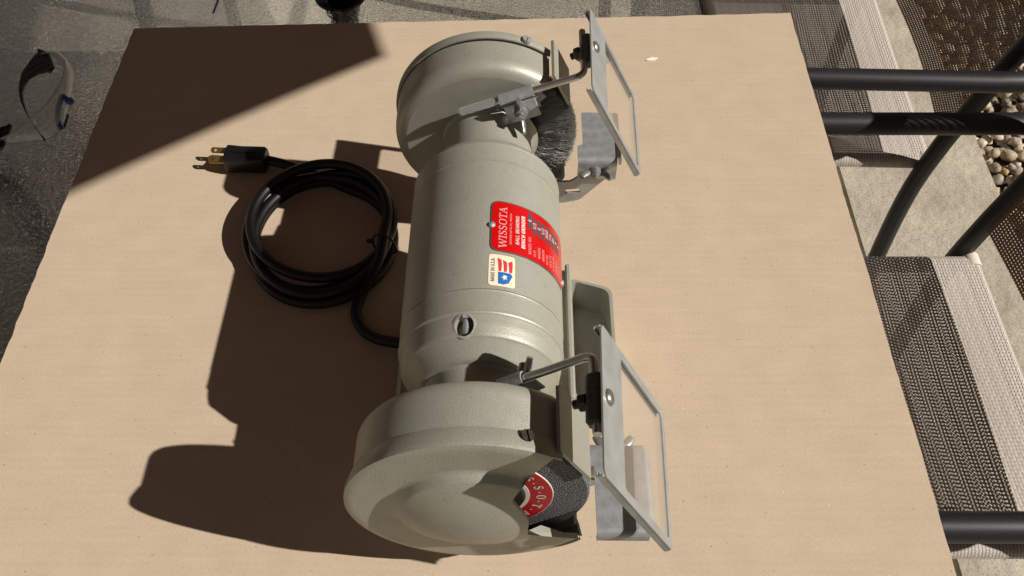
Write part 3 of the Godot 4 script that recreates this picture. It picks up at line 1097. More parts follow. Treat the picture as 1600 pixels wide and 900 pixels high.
	var stk := part("made_in_sticker", wrap_poly(sq, sz, sa, RM + 0.0003), M.cream, g, 40.0, "square cream sticker with a flag map")
	# lettering runs along the upper edge; the map below it: x to the right (-z), y up
	add_text("MADE IN U.S.A.", 0.0030, sz, 75.4 + 6.3, RM + 0.0005, M.navy, stk, 0.0225, true, false, true)
	var west := arr([[-0.0128, 0.0028], [-0.0016, 0.0030], [-0.0016, -0.0066], [-0.0040, -0.0084], [-0.0080, -0.0066], [-0.0112, -0.0054], [-0.0132, -0.0014]])
	part("map_field", wrap_poly(west, sz, sa, RM + 0.0005), M.blue, stk)
	for q in [[0.0026, 0.0006, [0.0118, 0.0104]], [-0.0016, -0.0036, [0.0104, 0.0090]], [-0.0058, -0.0080, [0.0086, 0.0108]]]:
		part("map_stripe", wrap_poly(arr([[-0.0008, q[0]], [q[2][0] * 0.6, q[0] + 0.0004], [q[2][0], q[0] + 0.0010], [q[2][1], q[1]], [q[2][1] * 0.6, q[1] - 0.0004], [-0.0008, q[1]]]), sz, sa, RM + 0.0005), M.sticker_red, stk)
	var star := PackedVector2Array()
	for k in 10:
		var a := PI / 2 + TAU * k / 10
		star.append(Vector2(-0.0068, -0.0020) + Vector2(cos(a), sin(a)) * (0.0028 if k % 2 == 0 else 0.0011))
	part("star", wrap_poly(star, sz, sa, RM + 0.0007), M.print_white, stk)

	# ---- pedestal and the open water tray cast on its front
	m = Msh.new()
	m.rbox(Vector3(0, 0.0285, 0.001), Vector3(0.156, 0.049, 0.150), 0.004)
	m.rbox(Vector3(0, 0.072, 0.001), Vector3(0.098, 0.044, 0.120), 0.006)
	var ped := part("pedestal", m, M.cast_paint, g)
	m = Msh.new()
	m.rbox(Vector3(0.0765, 0.0570, 0.001), Vector3(0.0055, 0.0085, 0.148), 0.0015)
	part("casting_edge", m, M.cast_paint, ped)
	m = Msh.new()
	var tr_o := PackedVector2Array(); var tr_i := PackedVector2Array()
	var ro := round_poly(arr([[0.0775, 0.064], [0.0775, -0.073], [0.1185, -0.073], [0.1185, 0.052]]), 0.009, 5)
	var cc := Vector2(0.098, -0.005)
	for p in ro:
		tr_o.append(p)
		tr_i.append(cc + (p - cc) * Vector2(0.855, 0.952))
	m.xf = Transform3D(Basis(Vector3.RIGHT, -PI / 2), Vector3.ZERO)
	tr_o.reverse(); tr_i.reverse()
	if Geometry2D.is_polygon_clockwise(tr_o):
		tr_o.reverse(); tr_i.reverse()
	m.frame(tr_o, tr_i, 0.004, 0.050)
	m.prism(tr_o, 0.0035, 0.0085)
	part("water_tray", m, M.paint, g)
	for q in [[0.060, 0.060], [-0.060, 0.060], [0.060, -0.060], [-0.060, -0.060]]:
		m = Msh.new()
		m.xf = Transform3D(Basis(Vector3.RIGHT, -PI / 2), Vector3(q[0], 0, q[1]))
		m.lathe([Vector2(0, 0), Vector2(0.010, 0), Vector2(0.011, 0.005), Vector2(0, 0.005)], 18)
		part("rubber_foot", m, M.rubber, g)

	for s in [-1, 1]: wheel_end(g, s)
	cord(g)

func bell(m: Msh, prof: Array, with_hole: bool) -> void:
	# turned shape; with_hole leaves out the facets under the bolt recess
	var N := 144
	for i in N:
		var a := TAU * i / N; var b := TAU * (i + 1) / N
		for j in prof.size() - 1:
			var p: Vector2 = prof[j]; var q: Vector2 = prof[j + 1]
			var steps := 1
			if with_hole and p.y > 0.0885 and p.y < 0.1108: steps = 5
			if with_hole and p.y >= 0.0699 and p.y < 0.0868: steps = 8
			for k in steps:
				var c := p.lerp(q, float(k) / steps); var d := p.lerp(q, float(k + 1) / steps)
				if with_hole:
					var am := rad_to_deg((a + b) / 2.0) - 99.5
					var dx := deg_to_rad(am) * 0.063; var dz := (c.y + d.y) / 2.0 - 0.0985
					if (dx / 0.0082) ** 2 + (dz / 0.0088) ** 2 < 1.0: continue
				m.quad(Vector3(cos(a) * c.x, sin(a) * c.x, c.y), Vector3(cos(b) * c.x, sin(b) * c.x, c.y), Vector3(cos(b) * d.x, sin(b) * d.x, d.y), Vector3(cos(a) * d.x, sin(a) * d.x, d.y))

func wheel_end(g: Node3D, s: int) -> void:
	var ax := axis_xf()
	var a0 := deg_to_rad(51.0); var a1 := deg_to_rad(360.0 - 37.0)
	var near := s > 0
	# ---- housing
	var wall := [Vector2(0.0115, 0.1570), Vector2(0.0075, 0.1577), Vector2(0.0040, 0.1595), Vector2(0.0015, 0.1625), Vector2(0.0002, 0.1665), Vector2(0, 0.170), Vector2(0, 0.2000), Vector2(0.0028, 0.2000), Vector2(0.0028, 0.165), Vector2(0.0115, 0.1600), Vector2(0.0115, 0.1570)]
	if not near:
		# a shallow groove shows dark between the drum and its cover
		wall[6] = Vector2(0, 0.1932)
		wall.insert(7, Vector2(0.0024, 0.1940))
		wall.insert(8, Vector2(0.0024, 0.2000))
		wall[9] = Vector2(0.0040, 0.2000)
		wall[10] = Vector2(0.0040, 0.165)
	var m := housing_wall(wall, a0, a1)
	var cut_in := [Vector2(0.0557, 0.0688), Vector2(0.0727, 0.0445), Vector2(0.0374, 0.0379), Vector2(0.0395, 0.0), Vector2(0.041, -0.030), Vector2(0.0785, -0.0560), Vector2(0.09, -0.062)]
	var f := sheet(cut_in, func(r): return -0.1570, 0.003, 0.0115)
	# the sheet faces the motor: turn it to look along -z
	for k in range(0, f.v.size(), 3):
		for q in 3:
			var w := f.v[k + q]
			w.z = -w.z
			f.v[k + q] = w
		var t := f.v[k + 1]
		f.v[k + 1] = f.v[k + 2]; f.v[k + 2] = t
	m.v.append_array(f.v)
	for k in m.v.size(): m.v[k] = ax * m.v[k]
	var house := part("wheel_guard", mirrored(m, s), M.paint, g)
	# ---- outer cover
	# the lower cover flares a little towards its face
	var face := 0.2122 if near else 0.2050
	var flare := 0.0042 if near else 0.0022
	var zf := func(r: float) -> float:
		var z := face
		# rounded rim
		if r > 0.0865: z -= 0.0016 * pow((r - 0.0865) / 0.0075, 2.0)
		# domed boss over the spindle
		if r < 0.0580:
			var t := 1.0 - r / 0.0580
			z += 0.0036 * smoothstep(0.0, 0.07, t) + 0.0125 * (1.0 - pow(r / 0.0580, 2.0))
		return z
	var cut := [Vector2(0.0600, 0.0830), Vector2(0.0557, 0.0775), Vector2(0.0252, 0.0340), Vector2(0.0317, 0.0195), Vector2(0.0372, 0.0022), Vector2(0.0367, -0.0278), Vector2(0.0467, -0.0320), Vector2(0.0782, -0.0530), Vector2(0.100, -0.0675)]
	m = sheet(cut, zf, 0.0028, 0.0, flare)
	var zr0 := face - 0.0016
	var rim := housing_wall([Vector2(0.0011 if near else 0.0, 0.1957), Vector2(0.0002 - flare * 0.10, 0.1985), Vector2(0.0014 - flare, zr0 - 0.0035), Vector2(0.0016 - flare, zr0), Vector2(0.0030 - flare, zr0), Vector2(0.00142, 0.1990), Vector2(0.00142, 0.1957), Vector2(0.0011 if near else 0.0, 0.1957)], a0, a1, 0.0016)
	m.v.append_array(rim.v)
	for k in m.v.size(): m.v[k] = ax * m.v[k]
	var cover := part("guard_cover", mirrored(m, s), M.cover_paint, g)
	for d in [67.5, 196.0]:
		var a := deg_to_rad(d)
		var o := Vector3(cos(a), sin(a), 0)
		var p := ax.origin + o * (guard_radius(a) + 0.0024)
		part("cover_screw", mirrored(slotted_screw(Vector3(p.x, p.y, 0.2000), o, 0.0044, 0.0024, 0.25), s), M.dark_steel if s > 0 else M.zinc, cover)
	# ---- adjustable tongue plate at the top of the opening
	m = Msh.new()
	var top := Vector2(0.0572, 0.2195) if not near else Vector2(0.0545, 0.2145)
	var bot := Vector2(0.0729, 0.1860) if not near else Vector2(0.0770, 0.1735)
	var d2 := (bot - top).normalized()
	var nrm := Vector2(-d2.y, d2.x)
	if nrm.x < 0: nrm = -nrm
	m.prism(PackedVector2Array([top, bot, bot + nrm * 0.0026, top + nrm * 0.0026]), 0.1565, 0.2055)
	part("tongue_plate", mirrored(m, s), M.paint, house)
	# ---- wheel
	if near:
		m = Msh.new(); m.xf = ax
		m.lathe([Vector2(0, 0.1822), Vector2(0.0792, 0.1822), Vector2(0.0806, 0.1836), Vector2(0.0806, 0.2004), Vector2(0.0792, 0.2018), Vector2(0.0, 0.2018)], 96)
		var wh := part("grinding_wheel", m, M.grit, g)
		m = Msh.new(); m.xf = ax
		m.lathe([Vector2(0.0545, 0.2018), Vector2(0.0543, 0.2026), Vector2(0.0370, 0.2026)], 72)
		var lab := part("wheel_label", m, M.label_red, wh)
		m = Msh.new(); m.xf = ax
		m.lathe([Vector2(0.0550, 0.2018), Vector2(0.0548, 0.2024), Vector2(0.0540, 0.2024)], 72)
		m.lathe([Vector2(0.0384, 0.2018), Vector2(0.0382, 0.2029), Vector2(0.0352, 0.2029)], 48)
		part("label_rim", m, M.print_white, lab)
		var word := ["W", "I", "S", "S", "O", "T", "A"]
		for k in 14:
			# the word runs clockwise round the shaft with dots between its letters
			var step := deg_to_rad(9.5)
			var ang := deg_to_rad(36.5) - step * (k - 4)
			var ch: String = word[k / 2] if k % 2 == 0 else "."
			if k == 13: continue
			var tm := text_mesh(ch, 0.0068, true, true)
			if tm.get_surface_count() == 0: continue
			var mm := Msh.new()
			var cpos := Vector3(cos(ang), sin(ang), 0) * (0.0462 if ch != "." else 0.0478)
			mm.xf = ax * Transform3D(Basis(Vector3(0, 0, 1), ang - PI / 2), cpos + Vector3(0, 0, 0.2029))
			var A := tm.surface_get_arrays(0)
			var vs: PackedVector3Array = A[Mesh.ARRAY_VERTEX]
			var ix = A[Mesh.ARRAY_INDEX]
			if ix == null: ix = range(vs.size())
			for q in range(0, ix.size(), 3):
				var v0: Vector3 = vs[ix[q]]; var v1: Vector3 = vs[ix[q + 1]]; var v2: Vector3 = vs[ix[q + 2]]
				v0.z = 0; v1.z = 0; v2.z = 0
				if (v1 - v0).cross(v2 - v0).z > 0: mm.tri(v0, v1, v2)
				else: mm.tri(v0, v2, v1)
			part("lettering", mm, M.print_white, lab, 0.0)
		m = Msh.new(); m.xf = ax
		m.lathe([Vector2(0.0350, 0.2022), Vector2(0.0340, 0.2045), Vector2(0.0200, 0.2062), Vector2(0.0130, 0.2070), Vector2(0.0125, 0.2135), Vector2(0.0105, 0.2150), Vector2(0.0, 0.2150)], 36)
		part("spindle_nut", m, M.dark_steel, wh)
	else:
		m = Msh.new(); m.xf = ax
		m.lathe([Vector2(0, 0.1640), Vector2(0.036, 0.1640), Vector2(0.0365, 0.1655), Vector2(0.0365, 0.1800), Vector2(0.034, 0.1815), Vector2(0, 0.1815)], 60)
		var hub := part("wire_wheel", mirrored(m, s), M.zinc, g)
		# crimped wires standing out from the hub
		var b := Msh.new()
		var r := RandomNumberGenerator.new(); r.seed = 99
		for k in 13000:
			var a := r.randf_range(-1.25, 1.35) if k < 11500 else r.randf_range(0, TAU)
			var zz := -0.1725 + r.randfn(0.0, 0.0035)
			zz = clampf(zz, -0.1800, -0.1615)
			var len := 0.0815 + r.randfn(0.0, 0.0011)
			var p0 := Vector3(cos(a) * 0.034, sin(a) * 0.034, lerpf(-0.1725, zz, 0.6))
			var da := r.randfn(0.0, 0.022)
			var p2 := Vector3(cos(a + da) * len, sin(a + da) * len, zz + r.randfn(0.0, 0.0032))
			p2.z = clampf(p2.z, -0.1845, -0.1605)
			# each wire is crimped twice on its way out
			var P := [ax * p0]
			for t in [0.42, 0.70]:
				P.append(ax * (p0.lerp(p2, t) + Vector3(r.randfn(0, 0.0013), r.randfn(0, 0.0013), r.randfn(0, 0.0020))))
			P.append(ax * p2)
			var w := 0.00022
			var side := Vector3(-sin(a), cos(a), 0) * w
			var up := Vector3(0, 0, w)
			for j in 3:
				var A: Vector3 = P[j]; var B: Vector3 = P[j + 1]
				b.quad(A - side, B - side, B + up, A + up)
				b.quad(A + up, B + up, B + side, A + side)
		var br := part("wire_bristles", b, M.bristle, hub, 0.0)
		br.set_meta("kind", "stuff")
		m = Msh.new(); m.xf = ax
		m.lathe([Vector2(0.012, 0.160), Vector2(0.037, 0.160), Vector2(0.0385, 0.1612), Vector2(0.0385, 0.1640), Vector2(0.012, 0.164)], 48)
		part("flange_washer", mirrored(m, s), M.steel, hub)

	# ---- eye shield: sheet-metal frame with a clear window, z 0.118 .. 0.2355
	var zA := 0.1340 if near else 0.1240
	var zB := 0.2425 if near else 0.2355
	var A := Vector3(0.0901, 0.2337, 0) if not near else Vector3(0.0826, 0.2572, 0)
	var Bp := Vector3(0.1424, 0.1300, 0) if not near else Vector3(0.1380, 0.1440, 0)
	var L := A.distance_to(Bp)
	var ud := (Bp - A).normalized()
	# neither shield hangs quite true
	var wd := Vector3(0.0224, 0, 1).normalized() if not near else Vector3(-0.030, 0, 1).normalized()
	ud = (ud - wd * ud.dot(wd)).normalized()
	var nd := wd.cross(ud).normalized()          # away from the wheel
	if nd.x < 0: nd = -nd
	var W := zB - zA
	var sx := Transform3D(Basis(ud, wd, ud.cross(wd)), A + Vector3(0, 0, zA))
	var flip := 1.0 if ud.cross(wd).dot(nd) > 0 else -1.0
	m = Msh.new(); m.xf = sx
	var outer := arr([[0, 0.004], [0.003, 0], [L - 0.003, 0], [L, 0.004], [L, W - 0.004], [L - 0.003, W], [0.003, W], [0, W - 0.004]])
	var w0 := 0.0355
	var inner := arr([[w0, 0.0085], [w0 + 0.002, 0.0065], [L - 0.0085, 0.0065], [L - 0.0060, 0.0085], [L - 0.0060, W - 0.0085], [L - 0.0085, W - 0.0065], [w0 + 0.002, W - 0.0065], [w0, W - 0.0085]])
	m.frame(outer, inner, -0.0006, 0.0006)
	var sh := part("eye_shield", mirrored(m, s), M.sheet, g, 20.0)
	m = Msh.new(); m.xf = sx
	m.rbox(Vector3((w0 + L) / 2.0, W / 2.0, flip * -0.0016), Vector3(L - w0 + 0.003, W - 0.005, 0.0016), 0.0002)
	part("window_pane", mirrored(m, s), M.pane, sh, 20.0)
	for e in [0.0, 1.0]:
		m = Msh.new(); m.xf = sx
		m.rbox(Vector3(L * 0.5, W * e + (0.0008 if e == 0.0 else -0.0008), flip * -0.0030), Vector3(L * 0.985, 0.0014, 0.0048), 0.0004)
		m.rbox(Vector3(L * 0.5, W * e + (0.0022 if e == 0.0 else -0.0022), flip * -0.0050), Vector3(L * 0.985, 0.0036, 0.0011), 0.0003)
		part("side_lip", mirrored(m, s), M.sheet, sh, 20.0)
	# bolt through the broad strip, with its washer and nut
	var bz := W * (0.47 if near else 0.59)
	var bu := 0.0105
	var hd := sx * Vector3(bu, bz, flip * 0.0006)
	m = Msh.new()
	var bx := Basis(ud, nd.cross(ud), nd)
	m.xf = Transform3D(bx, hd)
	m.lathe([Vector2(0.0062, 0), Vector2(0.0060, 0.0012), Vector2(0.0045, 0.0026), Vector2(0.0022, 0.0033), Vector2(0, 0.0034)], 24)
	part("bolt_head", mirrored(m, s), M.chrome, sh)
	m = Msh.new()
	m.xf = Transform3D(bx, sx * Vector3(bu, bz, flip * -0.0082))
	m.rbox(Vector3(0, 0, 0), Vector3(0.0125, 0.038, 0.0112), 0.0024)
	part("clip_block", mirrored(m, s), M.bracket, sh)
	part("nut", mirrored(hex_nut(sx * Vector3(bu, bz, flip * -0.0140), -nd, 0.0062, 0.0055), s), M.dark_steel, sh)
	m = Msh.new()
	m.tube([sx * Vector3(bu, bz, flip * -0.0140), sx * Vector3(bu, bz, flip * -0.0235)], 0.0031, 12)
	part("bolt_end", mirrored(m, s), M.dark_steel, sh)

	# ---- the arm: a rod held by a clamp on the inner side of the guard, bent to run behind the shield
	var zr := 0.1455 if not near else 0.1495
	var knuckle := sx * Vector3(0.0080, 0, flip * -0.0090)
	knuckle.z = zr + (0.0095 if not near else 0.0020)
	var tail := knuckle; tail.z = zA + W * (0.82 if not near else 0.70)
	var start := Vector3(-0.0240, 0.1872, zr) if not near else Vector3(0.0080, 0.1950, zr)
	var rod := bent_path([start, knuckle, tail], 0.0085, 8)
	m = Msh.new()
	m.tube(rod, 0.0031, 16)
	var arm := part("shield_arm", mirrored(m, s), M.chrome, g)
	# knurled end
	m = Msh.new()
	var kd := (knuckle - start).normalized()
	var kp := []; 
	for k in (25 if not near else 8): kp.append(start - kd * 0.0008 + kd * 0.0015 * k)
	m.tube(kp, 0.00365, 16)
	var kn := Msh.new()
	# diamond knurling: raised ridges wound both ways
	var kx := kd.cross(Vector3(0, 0, 1)).normalized(); var ky := kd.cross(kx)
	for w in [-1, 1]:
		for k in (10 if not near else 0):
			var pp := []
			for j in 15:
				var an: float = TAU * k / 10.0 + w * j * 0.20
				pp.append(start + kd * (0.0024 * j) + (kx * cos(an) + ky * sin(an)) * 0.00360)
			kn.tube(pp, 0.00032, 4, false)
	m.v.append_array(kn.v)
	part("knurled_end", mirrored(m, s), M.knurl, arm)
	# clamp
	var cpt := start + kd * (0.053 if not near else 0.021)
	var cb := Basis(kd, kd.cross(Vector3(0, 0, 1)).normalized() * -1.0, Vector3(0, 0, 1))
	if cb.y.y < 0: cb = Basis(kd, -cb.y, Vector3(0, 0, 1))
	m = Msh.new(); m.xf = Transform3D(cb, cpt)
	var hl := 0.0155 if not near else 0.0105
	for k in 12:
		var p := deg_to_rad(-75.0 + 270.0 * k / 12.0); var q := deg_to_rad(-75.0 + 270.0 * (k + 1) / 12.0)
		var c := func(an: float, r: float, x: float) -> Vector3: return Vector3(x, sin(an) * r * 1.05, -cos(an) * r)
		for pair in [[0.0054, 1], [0.0041, -1]]:
			var a: Vector3 = c.call(p, pair[0], -hl); var b: Vector3 = c.call(q, pair[0], -hl)
			var d: Vector3 = c.call(q, pair[0], hl); var e: Vector3 = c.call(p, pair[0], hl)
			m.quad(a, b, d, e)
		for x in [-hl, hl]:
			m.quad(c.call(p, 0.0041, x), c.call(q, 0.0041, x), c.call(q, 0.0054, x), c.call(p, 0.0054, x))
	m.rbox(Vector3(0.001, -0.0145, -0.0052), Vector3(hl * 1.93, 0.0210, 0.0020), 0.0007)
	m.rbox(Vector3(0.001, -0.0120, 0.0060), Vector3(hl * 1.93, 0.0260, 0.0020), 0.0007)
	var cl := part("rod_clamp", mirrored(m, s), M.zinc, arm)
	var wp := cpt + cb * Vector3(0.000, -0.0125, -0.0060)
	m = Msh.new()
	m.xf = Transform3D(Basis(Vector3.RIGHT, Vector3(0, -1, 0), Vector3(0, 0, -1)), wp)
	m.lathe([Vector2(0.0040, 0), Vector2(0.0078, 0.0), Vector2(0.0078, 0.0012), Vector2(0.0040, 0.0014)], 24)
	part("washer", mirrored(m, s), M.steel, arm)
	var ear := Vector3(0.15, -0.55, -0.8) if not near else Vector3(0.25, 0.9, -0.1)
	part("wing_screw", mirrored(wing_nut(wp + Vector3(0, 0, -0.001), Vector3(0.05, 0.25, -1), ear, 1.12), s), M.steel, arm)

	# ---- tool rest
	var ty := 0.1200 if not near else 0.1260
	var xl := 0.0859 if not near else 0.0800
	var xr := 0.1240
	var zi := 0.1580 if not near else 0.1580
	var zo := 0.2205 if not near else 0.2205
	m = Msh.new()
	m.xf = Transform3D(Basis(Vector3.RIGHT, PI / 2), Vector3(0, ty, 0))
	# outline in x, z, notched beside the wheel
	var o2: PackedVector2Array
	if not near:
		o2 = arr([[xl, zi], [xr, zi], [xr, zo], [xl + 0.0055, zo], [xl + 0.0055, zi + 0.017], [xl, zi + 0.0145]])
	else:
		o2 = arr([[xl, zi], [xr, zi], [xr, zo], [xl + 0.0062, zo], [xl + 0.0062, zi + 0.0140], [xl + 0.0032, zi + 0.0140], [xl + 0.0032, zi + 0.0290], [xl, zi + 0.0290]])
	m.prism(o2, 0.0, 0.0026)
	var rest := part("tool_rest", mirrored(m, s), M.zinc, g, 30.0)
	# rolled bends and flanges
	m = Msh.new()
	bend(m, Vector3(xl + 0.0005, ty, zi), Vector3(xr, ty, zi), Vector3(0, 0, -1), 0.0055, 0.0026, 0.020)
	part("inner_flange", mirrored(m, s), M.zinc, rest, 50.0)
	m = Msh.new()
	bend(m, Vector3(xr, ty, zo), Vector3(xr, ty, zi), Vector3(1, 0, 0), 0.0048, 0.0026, 0.006)
	part("front_flange", mirrored(m, s), M.zinc, rest, 50.0)
	if near:
		m = Msh.new()
		bend(m, Vector3(xl + 0.0062, ty, zo), Vector3(xr, ty, zo), Vector3(0, 0, 1), 0.0048, 0.0026, 0.006)
		part("outer_flange", mirrored(m, s), M.zinc, rest, 50.0)
	# bracket that carries the rest, with its slot
	m = Msh.new()
	var brk := arr([[0.0560, 0.073], [0.0620, 0.056], [0.0743, 0.0570], [0.0905, 0.0615], [0.1230, 0.1030], [0.1235, 0.111], [0.0985, 0.111], [0.0935, 0.100], [0.0800, 0.0870], [0.0660, 0.0870]])
	var slot := []
	for k in 17:
		var a := TAU * k / 16.0
		var sxk := 0.0048 if cos(a) > 0 else -0.0048
		slot.append([0.0830 + sxk + cos(a) * 0.0030, 0.0742 + sin(a) * 0.0030 + sxk * 0.10])
	var path2 := round_poly(brk, 0.003, 3)
	# cut the slot in with a hairline from the outline's nearest corner
	var holed := PackedVector2Array()
	var cutm := Geometry2D.clip_polygons(path2, arr([[0.0830, 0.0741], [0.0829, 0.03], [0.08305, 0.03], [0.08305, 0.0741]]))
	var base_poly: PackedVector2Array = cutm[0] if cutm.size() else path2
	var sl := arr(slot); sl.remove_at(16)
	var fin := Geometry2D.clip_polygons(base_poly, sl)
	holed = fin[0] if fin.size() else base_poly
	m.prism(holed, zi + 0.0002 - 0.003, zi - 0.0058 + 0.003)
	var zb0 := zi - 0.0026
	m = Msh.new()
	m.prism(holed, zb0, zb0 + 0.0026)
	part("rest_bracket", mirrored(m, s), M.sheet, g, 20.0)
	part("wing_nut", mirrored(wing_nut(Vector3(0.1035, ty - 0.0135, zi - 0.0055), Vector3(0, 0.1, -1), Vector3(1, -0.10, 0), 1.0), s), M.steel, rest)

# a sheet edge from p to q rolled over towards out and then down
func bend(m: Msh, p: Vector3, q: Vector3, out: Vector3, r: float, t: float, drop: float) -> void:
	var prof := []     # outer points then inner, as (out, y)
	var N := 6
	for k in N + 1:
		var a := PI / 2 * k / N
		prof.append([Vector2(sin(a) * r, cos(a) * r - r), Vector2(sin(a) * (r - t), cos(a) * (r - t) - r)])
	prof.append([Vector2(r, -r - drop), Vector2(r - t, -r - drop)])
	for k in prof.size() - 1:
		for side in 2:
			var a: Vector2 = prof[k][side]; var b: Vector2 = prof[k + 1][side]
			var P := func(base: Vector3, w: Vector2) -> Vector3: return base + out * w.x + Vector3(0, w.y, 0)
			var c := [P.call(p, a), P.call(q, a), P.call(q, b), P.call(p, b)]
			var nn: Vector3 = (c[1] - c[0]).cross(c[2] - c[0])
			var want := out * (a.x + b.x) * 0.5 + Vector3(0, (a.y + b.y) * 0.5 + r, 0)
			if (nn.dot(want) > 0) == (side == 0): m.quad(c[0], c[1], c[2], c[3])
			else: m.quad(c[3], c[2], c[1], c[0])
		for e in [p, q]:
			var a: Vector2 = prof[k][0]; var b: Vector2 = prof[k + 1][0]; var c: Vector2 = prof[k + 1][1]; var d: Vector2 = prof[k][1]
			m.quad(e + out * a.x + Vector3(0, a.y, 0), e + out * b.x + Vector3(0, b.y, 0), e + out * c.x + Vector3(0, c.y, 0), e + out * d.x + Vector3(0, d.y, 0))
	var l: Array = prof[prof.size() - 1]
	m.quad(p + out * l[0].x + Vector3(0, l[0].y, 0), q + out * l[0].x + Vector3(0, l[0].y, 0), q + out * l[1].x + Vector3(0, l[1].y, 0), p + out * l[1].x + Vector3(0, l[1].y, 0))

func cord(g: Node3D) -> void:
	# points are on the card; the grinder's own axes differ from the card's by its place and turn
	var inv := g.transform.affine_inverse()
	var to := func(p: Vector3) -> Vector3: return inv * (p + Vector3(0, T, 0))
	var rc := 0.0055
	var pts := []
	pts.append(Vector3(-0.2754, 0.0130, -0.7395))
	pts.append(Vector3(-0.262, 0.0115, -0.7370))
	pts.append(Vector3(-0.244, 0.0080, -0.7330))
	pts.append(Vector3(-0.226, 0.0072, -0.7260))
	var c := Vector3(-0.2060, 0, -0.6340)
	var turns := [[0.0790, 0.0062, Vector2(0.004, 0.011)], [0.0660, 0.0066, Vector2(0.002, -0.004)], [0.0790, 0.0170, Vector2(0.000, 0.006)], [0.0630, 0.0180, Vector2(0.007, -0.008)], [0.0755, 0.0285, Vector2(0.000, -0.004)]]
	var total := 4.0
	var n := 0
	for k in range(0, int(total * 16) + 5):
		var ang := -PI / 2 + TAU * k / 16.0 + 0.25
		var u := k / 16.0
		var i := mini(int(u), turns.size() - 2)
		var w := smoothstep(0.25, 1.0, u - i)
		var r: float = lerpf(turns[i][0], turns[i + 1][0], w)
		var y: float = lerpf(turns[i][1], turns[i + 1][1], w)
		var off: Vector2 = (turns[i][2] as Vector2).lerp(turns[i + 1][2], w)
		# tied at the right, loosest at the left and bottom
		var loose := 0.5 - 0.5 * cos(ang)
		r = lerpf(0.0775, r, 0.25 + 0.75 * loose)
		pts.append(Vector3(c.x + off.x + cos(ang) * r * 0.985, y + 0.002 * sin(ang * 2.0 + i), c.z + off.y + sin(ang) * r * 1.06))
	pts.append(Vector3(-0.1345, 0.0240, -0.5900))
	pts.append(Vector3(-0.1440, 0.0150, -0.5700))
	pts.append(Vector3(-0.1525, 0.0080, -0.5520))
	pts.append(Vector3(-0.1552, 0.0064, -0.5310))
	pts.append(Vector3(-0.1450, 0.0064, -0.5110))
	pts.append(Vector3(-0.1280, 0.0090, -0.4990))
	pts.append(Vector3(-0.1080, 0.0140, -0.4920))
	pts.append(Vector3(-0.0900, 0.0180, -0.4890))
	var lp := []
	for p in smooth_path(pts, 5): lp.append(to.call(p))
	var m := Msh.new()
	m.tube(lp, rc, 14)
	var cd := part("power_cord", m, M.rubber, g, 60.0)
	# plug
	var o: Vector3 = to.call(Vector3(-0.2990, 0.0140, -0.7400))
	var dir: Vector3 = (to.call(Vector3(-0.3220, 0.0140, -0.7418)) - to.call(Vector3(-0.2760, 0.0140, -0.7395))).normalized()
	var side := dir.cross(Vector3.UP).normalized()
	m = Msh.new()
	m.xf = Transform3D(Basis(dir, Vector3.UP, side), o)
	var secs := [[-0.0235, 0.0105, 0.0110], [-0.0205, 0.0125, 0.0122], [-0.008, 0.0118, 0.0128], [0.006, 0.0112, 0.0130], [0.0165, 0.0122, 0.0134], [0.0205, 0.0124, 0.0134], [0.0218, 0.0116, 0.0126]]
	var ringf := func(sec: Array) -> Array:
		var out := []
		for k in 20:
			var a := TAU * k / 20
			var e := 0.45
			out.append(Vector3(sec[0], signf(sin(a)) * pow(absf(sin(a)), e) * sec[1], signf(cos(a)) * pow(absf(cos(a)), e) * sec[2]))
		return out
	for k in secs.size() - 1:
		var r0: Array = ringf.call(secs[k]); var r1: Array = ringf.call(secs[k + 1])
		for j in 20:
			var j2 := (j + 1) % 20
			m.quad(r0[j2], r0[j], r1[j], r1[j2])
	for e in [0, secs.size() - 1]:
		var r0: Array = ringf.call(secs[e])
		for j in 20:
			var j2 := (j + 1) % 20
			if e == 0: m.tri(Vector3(secs[e][0], 0, 0), r0[j], r0[j2])
			else: m.tri(Vector3(secs[e][0], 0, 0), r0[j2], r0[j])
	# raised rib along the top
	m.rbox(Vector3(0.0, 0.0122, 0.0), Vector3(0.036, 0.0016, 0.0024), 0.0006)
	part("plug", m, M.plug, cd, 35.0)
	for q in [[0.0060, -0.0068, 0], [0.0060, 0.0066, 0]]:
		m = Msh.new()
		m.xf = Transform3D(Basis(dir, Vector3.UP, side), o)
		# flat blade with a hole near its tip, standing on edge
		var ob := arr([[0.0195, -0.0033], [0.0385, -0.0033], [0.0402, -0.0015], [0.0402, 0.0015], [0.0385, 0.0033], [0.0195, 0.0033]])
		var hb := PackedVector2Array()
		for p in [[0.0335, -0.0006], [0.0345, -0.0015], [0.0362, -0.0010], [0.0362, 0.0010], [0.0345, 0.0015], [0.0335, 0.0006]]: hb.append(Vector2(p[0], p[1]))
		var keep := m.xf
		var tilt := 0.9 if q[1] < 0 else 0.9
		m.xf = keep * Transform3D(Basis(Vector3.RIGHT, tilt), Vector3(0, q[0], q[1]))
		m.frame(ob, hb, -0.0007, 0.0007)
		part("prong", m, M.brass, cd, 20.0)
	m = Msh.new()
	m.xf = Transform3D(Basis(dir, Vector3.UP, side), o)
	m.tube([Vector3(0.0195, -0.006, 0.0008), Vector3(0.0420, -0.0075, 0.0010), Vector3(0.0445, -0.0077, 0.0010)], [0.0026, 0.0026, 0.0015], 12)
	part("ground_pin", m, M.brass, cd)
	# cable tie
	m = Msh.new()
	var tc: Vector3 = to.call(Vector3(-0.1325, 0.0165, -0.612))
	var loop := []
	for k in 28:
		var a := TAU * k / 28.0
		loop.append(tc + Vector3(cos(a) * 0.0125, sin(a) * 0.0165, 0.004 * cos(a)))
	m.tube(loop, 0.0011, 8, false, true)
